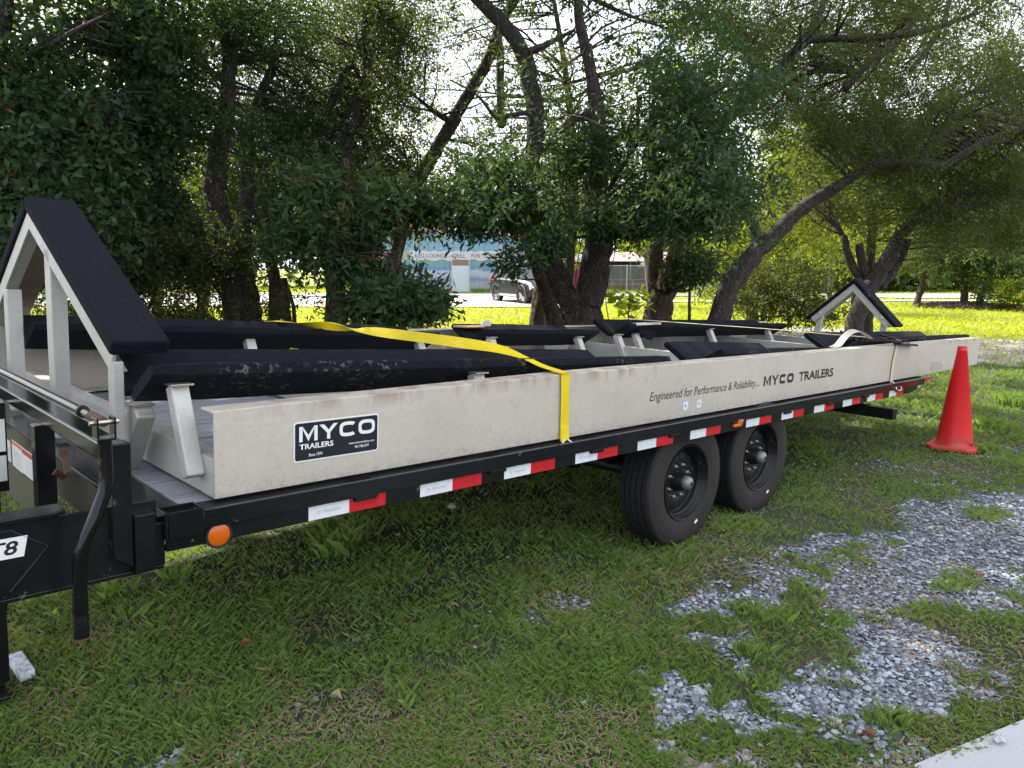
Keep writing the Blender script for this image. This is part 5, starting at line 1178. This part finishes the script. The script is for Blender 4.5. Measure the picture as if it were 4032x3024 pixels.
def pavilion():
    p, rz = facing(2370, 50.5, math.radians(2)); T = empty('picnic_pavilion', tuple(p), rz, 'open picnic pavilion with faded pink metal roof behind the chain-link fence', 'pavilion')
    pk = mat('faded_pink_roof', (.55, .30, .33), .5); wd = mat('pavilion_wood', (.12, .10, .09), .8)
    rf = MB(); W_ = 5.6
    rf.prism([(-.3, 2.25), (4.0, 1.98), (4.0, 2.03), (-.3, 2.75)], 0, 0, W_) if False else None
    vs = [(-.3, -.4, 1.93), (W_, -.4, 1.93), (W_, 3.6, 2.55), (-.3, 3.6, 2.55)]; rf.add(vs+[(x, y, z-.05) for x, y, z in vs], [(0, 1, 2, 3), (7, 6, 5, 4), (0, 4, 5, 1), (1, 5, 6, 2), (2, 6, 7, 3), (3, 7, 4, 0)])
    ro = rf.build('roof', pk, T)
    for i in range(14): MB().bar((i*.42-.2, -.4, 1.955), (i*.42-.2, 3.6, 2.575), .04, .03).build('roof_rib', mat_pinkrib, T)
    for x in (0, 1.85, 3.7, 5.4):
        for y in (-.2, 3.3): MB().box((x-.05, y-.05, 0), (x+.05, y+.05, 1.92+(.55 if y > 1 else 0))).build('post', wd, T)
    MB().box((-.2, 3.4, 0), (W_, 3.5, 2.3)).build('back_wall', mat('dark_back_wall', (.05, .05, .055), .8), T)
    for i in range(2):
        q, rz3 = facing(2400+i*80, 49.6+i*.2, 0); t = empty('picnic_table', tuple(q), rz3, 'red-brown picnic table under the pavilion roof, the '+('left' if i == 0 else 'right')+' one', 'picnic table')
        rw = mat('table_wood_%d' % i, (.26, .10, .07), .7)
        for k in range(4): MB().box((0, .25+k*.18, .70), (1.9, .42+k*.18, .74)).build('board', rw, t)
        MB().box((0, -.25, .42), (1.9, .0, .46)).build('bench', rw, t); MB().box((0, 1.15, .42), (1.9, 1.4, .46)).build('bench', rw, t)
        for x in (.25, 1.6): MB().bar((x, -.15, 0), (x, .5, .69), .06, .08, (1, 0, 0)).build('leg', rw, t); MB().bar((x+.07, 1.25, 0), (x+.07, .6, .69), .06, .08, (1, 0, 0)).build('leg', rw, t)
mat_pinkrib = mat('pink_roof_rib', (.62, .38, .40), .5)
pavilion()
def chain_fence():
    p, rz = facing(2350, 47.6, math.radians(1.5)); T = empty('chain_link_fence', tuple(p), rz, 'silver chain-link fence running in front of the pavilion and lawn edge', 'fence')
    W_ = 9.4; H = 1.62; ms = mat('galvanised_wire', (.40, .42, .44), .45, .5)
    for i in range(6): MB().tube([(i*W_/5, 0, 0), (i*W_/5, 0, H+.05)], .03, 8).build('post', ms, T, 0, 60)
    MB().tube([(0, 0, H), (W_, 0, H)], .02, 6).build('top_rail', ms, T, 0, 60)
    vs = []; st = .11; L = W_+H; k = np.arange(-H, W_, st)
    for s in (1, -1):
        for x in k:
            a = np.array([x, 0, 0.02]); b_ = np.array([x+H, 0, H])
            if s < 0: a[2], b_[2] = H, .02
            t0 = max(0, -x/H); t1 = min(1, (W_-x)/H)
            if t1 <= t0: continue
            A = a+(b_-a)*t0; B = a+(b_-a)*t1; w = .006; vs += [A+(-w, s*.003, 0), A+(w, s*.003, 0), B+(w, s*.003, 0), B+(-w, s*.003, 0)]
    o = raw_mesh('wire_mesh', np.array(vs), 4, ms, T); o['kind'] = 'stuff'
    # blue panel with a fish and an oval
    p2, rz2 = facing(2722, 48.2, 0); t = empty('painted_board', tuple(p2), rz2, 'blue board with a white fish and a white oval by the chain-link fence', 'sign')
    MB().box((0, 0, .1), (1.75, .05, 1.05)).build('panel', mat('blue_board', (.06, .14, .30), .5), t)
    MB().box((0, -.002, 1.052), (1.75, .052, 1.10)).build('panel_trim', M_DARKSTEEL, t)
    MB().prism([(.05, .95), (.22, .80), (.42, .62), (.40, .38), (.30, .52), (.10, .62), (.14, .75)], 1, -.02, -.002).build('fish', M_WHITE, t)
    MB().prism([(1.28+.20*math.cos(a), .62+.30*math.sin(a)) for a in np.linspace(0, 2*PI, 18)[:-1]], 1, -.02, -.002).build('oval', M_WHITE, t)
    MB().prism([(1.0, 1.6), (1.12, 1.66), (1.34, 1.42), (1.30, 1.34), (1.18, 1.38)], 1, -.02, -.002).build('fish', M_WHITE, t)
    MB().box((1.02, .0, 1.1), (1.06, .03, 1.6)).build('panel_trim', M_DARKSTEEL, t)
chain_fence()
def palm():
    p = gxd(2575, 45); T = empty('palm_tree', tuple(p), 0, 'small fan palm with a slim pale trunk beside the chain-link fence', 'palm tree')
    MB().tube([(0, 0, -.1), (.03, 0, 1.0), (-.02, .02, 2.3)], [.17, .14, .12], 10).build('trunk', M_BARKL, T, 0, 180)
    for k in range(26):
        a = RNG.uniform(0, 2*PI); el = RNG.uniform(-.7, .9); L = RNG.uniform(.8, 1.25); d = np.array([math.cos(a)*math.cos(el), math.sin(a)*math.cos(el), math.sin(el)]); c = np.array([-.02, .02, 2.35])
        b = MB(); s = np.cross(d, (0, 0, 1)); s /= np.linalg.norm(s); e = c+d*L*.5
        for f in np.linspace(-1, 1, 9):
            q = e+(d*math.cos(f)+s*math.sin(f))*L*.55+np.array([0, 0, -.18*abs(f)-.12]); w = s*.025*math.cos(f)-d*.025*math.sin(f); b.add([e, (e+q)/2+w+(0, 0, .04), q, (e+q)/2-w+(0, 0, .04)], [(0, 1, 2, 3)])
        b.bar(c, e, .02, .012); b.build('frond', M_LYEL3, T, fixn=False)
M_LYEL3 = mat('palm_leaf', (.10, .13, .03), .5)
palm()

# ------------------------------------------------------------------ parked car
def suv():
    p = gxd(2078, 33.2); hd = math.atan2(*( -FH*.93+R*.40)[[1, 0]])
    T = empty('parked_car', tuple(p), hd, 'dark grey sport utility car parked on the pale gravel in front of the mural building', 'car')
    paint = mat('dark_grey_car_paint', (.010, .012, .015), .4, .0, Coat_Weight=.0); paint.node_tree.nodes['Principled BSDF'].inputs['Specular IOR Level'].default_value = .2; paint.node_tree.nodes['Principled BSDF'].inputs['Coat Roughness'].default_value = .04
    glass = mat('car_glass', (.02, .025, .03), .15); plast = mat('grey_plastic', (.10, .105, .11), .6); chrome = mat('chrome', (.7, .7, .72), .12, 1.0); alloy = mat('alloy', (.5, .5, .5), .3, .7); lamp = mat('headlamp_glass', (.62, .64, .66), .1); rub = mat('car_tyre', (.02, .02, .02), .8)
    # x forward, y left, z up ; body lofted from cross sections
    secs = [(-2.30, .80, .42, .95), (-2.22, .88, .32, 1.05), (-1.6, .92, .28, 1.08), (0, .93, .26, 1.06), (.9, .93, .26, 1.04), (1.35, .92, .27, .98), (1.95, .88, .30, .90), (2.25, .80, .34, .78), (2.36, .66, .40, .66)]
    vs = []; n = 10
    for x, w, z0, z1 in secs:
        vs += [(x, -w*.90, z0), (x, -w, z0+.12), (x, -w, (z0+z1)/2), (x, -w*.97, z1-.10), (x, -w*.86, z1), (x, w*.86, z1), (x, w*.97, z1-.10), (x, w, (z0+z1)/2), (x, w, z0+.12), (x, w*.90, z0)]
    fs = [(i*n+j, i*n+(j+1) % n, (i+1)*n+(j+1) % n, (i+1)*n+j) for i in range(len(secs)-1) for j in range(n)]+[tuple(range(n))[::-1], tuple(range((len(secs)-1)*n, len(secs)*n))]
    body = MB().add(vs, fs).build('body', paint, T, .02, 40)
    def shell(name, q0, q1, w0, w1, m_, par=T, bev=.03):  # trapezoid prism: bottom profile q0.. top q1
        (xa, xb, z0), (xc, xd, z1) = q0, q1; v = [(xa, -w0, z0), (xb, -w0, z0), (xb, w0, z0), (xa, w0, z0), (xc, -w1, z1), (xd, -w1, z1), (xd, w1, z1), (xc, w1, z1)]
        return MB().add(v, [(0, 3, 2, 1), (4, 5, 6, 7), (0, 1, 5, 4), (1, 2, 6, 5), (2, 3, 7, 6), (3, 0, 4, 7)]).build(name, m_, par, bev)
    shell('cabin_glass', (-2.18, 1.28, 1.03), (-1.75, .35, 1.55), .84, .66, glass)
    shell('roof', (-1.86, .42, 1.555), (-1.7, .25, 1.66), .68, .60, paint)
    for s in (-1, 1):
        for (xa, xb) in ((.95, .28), (-.12, -.18), (-1.10, -1.0), (-2.0, -1.72)): MB().bar((xa, s*.838, 1.05), (xb, s*.675, 1.57), .05, .03, (1, 0, 0)).build('pillar', paint, T)
        for x in (-1.35, 1.42):
            w = bpy.data.objects.new('wheel', None); col.objects.link(w); w.parent = T; w.location = (x, s*.80, .35)
            if x > 0: w.rotation_euler = (0, 0, .45)
            MB().lathe([(.22, -.11), (.33, -.11), (.355, -.07), (.355, .07), (.33, .11), (.22, .11)], (0, 0, 0), (0, 1, 0), 28).build('tyre', rub, w, 0, 40)
            MB().lathe([(.0, s*.07), (.06, s*.075), (.20, s*.06), (.225, s*.10), (.225, -s*.1)], (0, 0, 0), (0, 1, 0), 24).build('rim', alloy, w, 0, 40)
            b = MB()
            for k in range(5): a = 2*PI*k/5; b.bar((math.cos(a)*.05, s*.085, math.sin(a)*.05), (math.cos(a)*.215, s*.098, math.sin(a)*.215), .05, .02, (0, 1, 0))
            b.build('spoke', alloy, w); MB().lathe([(.39, -.02), (.43, -.01), (.43, .02), (.39, .03)], (x, s*.925, .37), (0, 1, 0), 24).build('wheel_arch', plast, T)
        MB().prism([(1.62, .66), (2.10, .60), (2.28, .70), (2.05, .82), (1.75, .86)], 1, s*.72-.13, s*.72+.14).build('headlight', lamp, T, .02)
        MB().box((2.20, s*.62-.1, .40), (2.37, s*.62+.1, .50)).build('fog_light', lamp, T, .01)
        MB().box((.55, s*.98-.09, .98), (.75, s*.98+.09, 1.13)).build('side_mirror', paint, T, .03)
        MB().box((-2.30, s*.78-.08, .80), (-2.10, s*.78+.10, 1.08)).build('tail_light', mat_tail, T, .02)
        MB().box((-.9, s*.945-.01, .30), (.95, s*.945+.01, .40)).build('sill_trim', chrome, T, .01)
        for x in (.55, -.45): MB().box((x, s*.945-.012, .86), (x+.16, s*.945+.012, .885)).build('door_handle', chrome, T)
        MB().bar((-1.5, s*.60, 1.70), (.1, s*.60, 1.69), .03, .03).build('roof_rail', chrome, T)
    MB().box((2.30, -.50, .64), (2.39, .50, .72)).build('grille', chrome, T, .01); MB().box((2.32, -.45, .50), (2.385, .45, .60)).build('grille', mat_hole, T, .01); MB().box((2.33, -.52, .475), (2.395, .52, .495)).build('grille_trim', chrome, T)
    MB().prism([(-.12, .035), (.12, .035), (.15, 0), (.12, -.035), (-.12, -.035), (-.15, 0)], 0, 2.392, 2.41).build('emblem', chrome, T).location = (0, 0, .625)
    MB().box((2.20, -.78, .26), (2.42, .78, .36)).build('front_bumper', plast, T, .03); MB().box((2.40, -.16, .37), (2.425, .16, .47)).build('number_plate', mat('plate', (.35, .33, .33), .5), T)
mat_tail = mat('tail_lens', (.60, .02, .03), .2)
suv()

# ------------------------------------------------------------------ grass, gravel and litter
def polar_points(n, d0, d1, ang=44, rng=RNG):
    """even in the picture: density falls with distance"""
    u = rng.random(n); d = d0*np.power(d1/d0, u); a = np.tan(np.radians(rng.uniform(-ang, ang, n)))*.86
    X = d*FH[0]+a*d*R[0]; Y = d*FH[1]+a*d*R[1]; return X, Y, d
def blades(X, Y, h, w, lean, rng=RNG):
    n = len(X); z = ground_z(X, Y); base = np.stack([X, Y, z-.004], 1); a = rng.uniform(0, 2*PI, n); s = np.stack([np.cos(a), np.sin(a), np.zeros(n)], 1)
    b = rng.uniform(0, 2*PI, n); l = np.stack([np.cos(b), np.sin(b), np.zeros(n)], 1)*(lean*rng.random(n)*h)[:, None]
    up = np.stack([np.zeros(n), np.zeros(n), h], 1)
    m1 = base+up*.55+l*.35; tip = base+up*(1-.25*rng.random(n))[:, None]+l*1.25
    w = w[:, None]
    return np.stack([base-s*w*.32, base+s*w*.32, m1+s*w*.34, tip], 1)
def build_grass():
    V = []; T = []
    n = 470000
    X, Y, d = polar_points(n, 1.45, 15.5)
    g, sp = grav_mask(X, Y); sm = sand_mask(X, Y); nz_ = (fbm(X*8, Y*8, 12)-.5)*.10; sl = in_poly(X+nz_, Y+nz_, SLABXY)
    tuft = fbm(X*3.3, Y*3.3, 61); keep = (~sl)&((~g) | (tuft > .69)) & (~sp | (RNG.random(n) < .18)) & (~sm | (RNG.random(n) < .12)) & (RNG.random(n) < .22+1.0*np.clip((tuft-.32)*2.6, 0, 1))
    X, Y, d, tuft = X[keep], Y[keep], d[keep], tuft[keep]; n = len(X)
    h = (.011+.022*RNG.random(n)+.04*np.clip(tuft-.55, 0, 1)*RNG.random(n)*2)*(1+.05*d)*1.08
    far = (X > 7.2); h[far] *= 1.5
    w = (.0019+.0014*RNG.random(n))*(.60+.36*d/2.2)
    v = blades(X, Y, h*1.1, w*.66, .95)
    tone = np.clip(.15+.5*RNG.random(n)+.7*(fbm(X*1.3, Y*1.3, 71)-.5), 0, .84)
    tone[RNG.random(n) < .04+.16*(fbm(X*1.1+7, Y*1.1, 44) > .52)] = 1.0
    o = raw_mesh('grass', v.reshape(-1, 3), 4, M_GRASS, None, tone); tag(o, 'short patchy green grass around and under the trailer', 'grass', None, 'stuff')
    # dry straw lying flat
    n = 40000; X, Y, d = polar_points(n, 1.45, 9); k = (fbm(X*2.1+4, Y*2.1, 91) > .50) & ~in_poly(X, Y, SLABXY); X, Y, d = X[k], Y[k], d[k]; n = len(X)
    z = ground_z(X, Y)+.006+.010*RNG.random(n); a = RNG.uniform(0, 2*PI, n); L = .02+.03*RNG.random(n); dx = np.stack([np.cos(a)*L, np.sin(a)*L, RNG.normal(0, .004, n)], 1); sx = np.stack([-np.sin(a), np.cos(a), np.zeros(n)], 1)*(.0012+.0004*d)[:, None]
    p = np.stack([X, Y, z], 1); raw_mesh('straw', np.stack([p-sx, p+dx-sx*.3, p+dx+sx*.3, p+sx], 1).reshape(-1, 3), 4, M_STRAW); tag(bpy.data.objects['straw'], 'dry straw and dead blades lying among the grass', 'straw', None, 'stuff')
    # taller clumps
    C = []
    for (px, py, hh, n_) in [(1330, 2180, .15, 70), (1380, 2120, .17, 60), (470, 2350, .10, 60), (700, 2280, .09, 60), (540, 2440, .08, 60), (3900, 1700, .16, 120), (3870, 1780, .12, 120), (3980, 1600, .2, 120), (3760, 1560, .12, 90), (3050, 2450, .09, 120), (2930, 2420, .08, 120), (3300, 2460, .07, 90), (3200, 2350, .07, 80), (3520, 2150, .05, 70), (2960, 2580, .08, 90), (3480, 2850, .07, 120), (3000, 2700, .07, 100), (250, 2700, .07, 60), (1600, 2760, .08, 60), (2200, 2300, .06, 60)]:
        c = gnd(px, py); a = RNG.uniform(0, 2*PI, n_); r = RNG.random(n_)**.7*hh*.9; X = c[0]+np.cos(a)*r; Y = c[1]+np.sin(a)*r; C.append(blades(X, Y, hh*(.5+.6*RNG.random(n_)), np.full(n_, .0028), .7))
    v = np.vstack(C); o = raw_mesh('tall_grass', v.reshape(-1, 3), 4, M_GRASS, None, RNG.random(len(v))*.6+.1); tag(o, 'taller bright tufts standing out of the short grass', 'grass', None, 'stuff')
    # sunny lawn further off
    n = 130000; X, Y, d = polar_points(n, 12.0, 62, 46)
    sm = sand_mask(X, Y); px = (X*R[0]+Y*R[1])/d*FPX/.985+2016
    lot = (d > 28.6) & (d < 39.6) & (px < 2370); road = (d > 39.5) & (d < 44.2); fp = (px > 2360) & (d > 33.2) & (d < 35.1); tr = (px > 3300) & (d > 38.5) & (d < 41.8); bd = (d > 45.5) & (px < 2130) & (px > 1380)
    k = ~(lot | road | fp | tr | bd) & (~sm | (RNG.random(n) < .2)); X, Y, d = X[k], Y[k], d[k]; n = len(X)
    h = (.035+.05*RNG.random(n))*(1+.012*d)*(1+.8*(fbm(X*.7, Y*.7, 5)-.4)); w = .0055*(1+.16*d)*(.7+.6*RNG.random(n))
    v = blades(X, Y, h, w, 1.1); o = raw_mesh('lawn', v.reshape(-1, 3), 4, M_LAWN, None, RNG.random(n)*.84); tag(o, 'bright sunlit yellow-green lawn beyond the trees', 'lawn', None, 'stuff')
build_grass()

def build_gravel():
    n = 190000; X, Y, d = polar_points(n, 1.45, 11.5, 46)
    g, sp = grav_mask(X, Y); k = (g | (sp & (RNG.random(n) < .4)) | (RNG.random(n) < .006)) & ~in_poly(X, Y, SLABXY); X, Y, d = X[k], Y[k], d[k]; n = len(X)
    # octahedral-ish stones: 6 jittered points, 8 faces
    base = np.array([(1, 0, 0), (0, 1, 0), (-1, 0, 0), (0, -1, 0), (.1, .1, 1), (0, 0, -1), (.72, .70, .35), (-.70, .68, .30), (-.7, -.7, .35), (.7, -.72, .3)], float)
    fc = [(4, 0, 6), (4, 6, 1), (4, 1, 7), (4, 7, 2), (4, 2, 8), (4, 8, 3), (4, 3, 9), (4, 9, 0)]
    J = base[None]*(1+RNG.uniform(-.28, .28, (n, 10, 3))); sz = (.0042+.0078*RNG.random(n)**2.2)*(1+.05*d)
    J *= (sz[:, None]*np.stack([1+.35*RNG.random(n), .8+.2*RNG.random(n), .55+.3*RNG.random(n)], 1))[:, None, :]
    a = RNG.uniform(0, 2*PI, n); t = RNG.normal(0, .35, n); c, s = np.cos(a), np.sin(a); ct, st = np.cos(t), np.sin(t)
    x, y, z = J[..., 0], J[..., 1], J[..., 2]; y, z = y*ct[:, None]-z*st[:, None], y*st[:, None]+z*ct[:, None]; x, y = x*c[:, None]-y*s[:, None], x*s[:, None]+y*c[:, None]
    P_ = np.stack([x+X[:, None], y+Y[:, None], z+(ground_z(X, Y)+sz*.35)[:, None]], -1)
    tri = P_[:, np.array(fc)]
    m = mat('crushed_stone', (.3, .31, .34), .8); at_ = nn(m, 'ShaderNodeAttribute'); at_.attribute_name = 'tone'
    cc = ramp(m, at_.outputs['Fac'], [(0, (.06, .066, .08)), (.5, (.19, .21, .245)), (.93, (.42, .45, .50)), (1, (.28, .18, .12))]); cc = mix(m, ramp(m, noise(m, 70, 4), [(.5, (0,)*3), (.75, (.45,)*3)]), cc, (.45, .48, .53)); lk(m, cc, bsdf(m).inputs['Base Color'])
    o = raw_mesh('gravel', tri.reshape(-1, 3), 3, m, None, np.repeat(np.where(RNG.random(n) < .01, 1.0, RNG.random(n)*.93), 8)); tag(o, 'blue-grey crushed stone lying in patches through the grass', 'gravel', None, 'stuff')
build_gravel()

def litter():
    # fallen leaves, each its own thing
    spots = [(1440, 2010, 'pale fallen leaf curled under the trailer below the yellow strap'), (1995, 2088, 'brown fallen leaf in the shaded grass under the deck'), (1460, 2725, 'rust-red leaf in the foreground grass'), (945, 2565, 'thin orange-brown leaf in the grass below the front corner'), (1350, 2775, 'pale tan leaf in the foreground grass'), (2215, 2490, 'reddish leaf in a bare patch between grass and gravel'), (2925, 2230, 'tan leaf at the grass edge near the front wheel'), (3850, 2300, 'dark brown leaf on the open gravel'), (3535, 2830, 'tan leaf on the gravel near the concrete path'), (3385, 2915, 'curled brown leaf among stones near the bottom edge')]
    for px, py, lb in spots:
        p = gnd(px, py); a = random.uniform(0, 6.28); d = np.array([math.cos(a), math.sin(a), .0]); s = np.array([-d[1], d[0], 0]); L = random.uniform(.035, .055); w = L*.3; u = np.array([0, 0, .016+random.random()*.01])
        vs = [d*0, d*L*.3+s*w+u, d*L*.7+s*w*.8+u*1.2, d*L+u*.5, d*L*.7-s*w*.8+u, d*L*.3-s*w+u*1.3, d*L*.3+u*.3, d*L*.7+u*.3]
        o = MB().add([v+np.array([0, 0, .02]) for v in vs], [(0, 1, 6), (1, 2, 7, 6), (2, 3, 7), (0, 6, 5), (6, 7, 4, 5), (7, 3, 4)]).build('fallen_leaf', M_DRYLEAF if 'pale' not in lb and 'tan' not in lb else M_STRAW, None, fixn=False)
        o.location = (p[0], p[1], 0); tag(o, lb, 'leaf', 'fallen leaves on the ground')
    # mushroom under the trailer
    p = gnd(1780, 2020); T = empty('mushroom', (p[0], p[1], 0), 0, 'small pale mushroom in the dark grass below the trailer side', 'mushroom')
    cap = mat('mushroom_cap', (.42, .33, .26), .7)
    MB().tube([(0, 0, 0), (.002, 0, .045)], .005, 8).build('stem', cap, T, 0, 60); MB().lathe([(.0, .062), (.015, .058), (.026, .045), (.028, .038), (.006, .040)], (0, 0, 0), (0, 0, 1), 16).build('cap', cap, T, 0, 60)
    # white marbled block by the landing leg
    m = mat('marbled_stone', (.55, .57, .62), .6); cc = ramp(m, noise(m, 40, 4, .7), [(.35, (.30, .32, .38)), (.55, (.68, .70, .74))]); lk(m, cc, bsdf(m).inputs['Base Color'])
    a = gnd(62, 2625); b_ = gnd(112, 2692); a[2] = .04; b_[2] = .03
    o = MB().bar(a, b_, .05, .035).build('stone_block', m, None, .004); tag(o, 'small white and grey marbled block lying beside the front landing leg', 'block')
    for px, py, s, lb in [(3932, 2925, .020, 'pale stone lying on the concrete path, nearer the grass'), (3855, 2945, .012, 'tiny stone at the concrete path edge')]:
        p = gnd(px, py, .022); v = np.array([(1, 0, 0), (0, 1, 0), (-1, 0, 0), (0, -1, 0), (.2, .1, .8), (.6, .6, .5), (-.6, .6, .4), (-.6, -.6, .5), (.6, -.7, .4), (0, 0, -.4)])*s*1.0
        o = MB().add(v, [(4, 0, 5), (4, 5, 1), (4, 1, 6), (4, 6, 2), (4, 2, 7), (4, 7, 3), (4, 3, 8), (4, 8, 0), (9, 5, 0), (9, 1, 5), (9, 6, 1), (9, 2, 6), (9, 7, 2), (9, 3, 7), (9, 8, 3), (9, 0, 8)]).build('stone', M_CONC, None); o.location = (p[0], p[1], .030); tag(o, lb, 'stone')
    # mulch rings
    for px, dp, r in ((3830, 29, 1.7),):
        p = gxd(px, dp); n = 1800; a = RNG.uniform(0, 2*PI, n); rr = r*RNG.random(n)**.5; X = p[0]+np.cos(a)*rr*1.3; Y = p[1]+np.sin(a)*rr; z = .05+.10*(1-rr/r)+RNG.random(n)*.05
        c = np.stack([X, Y, z], 1); d_ = RNG.normal(size=(n, 3))*.035; e_ = RNG.normal(size=(n, 3))*.018; raw = np.stack([c-d_-e_, c+d_-e_, c+d_+e_, c-d_+e_], 1)
        o = raw_mesh('mulch', raw.reshape(-1, 3), 4, mat('brown_mulch', (.09, .055, .045), .9)); tag(o, 'low brown mulch mound around the pair of trunks', 'mulch', None, 'stuff')
litter()
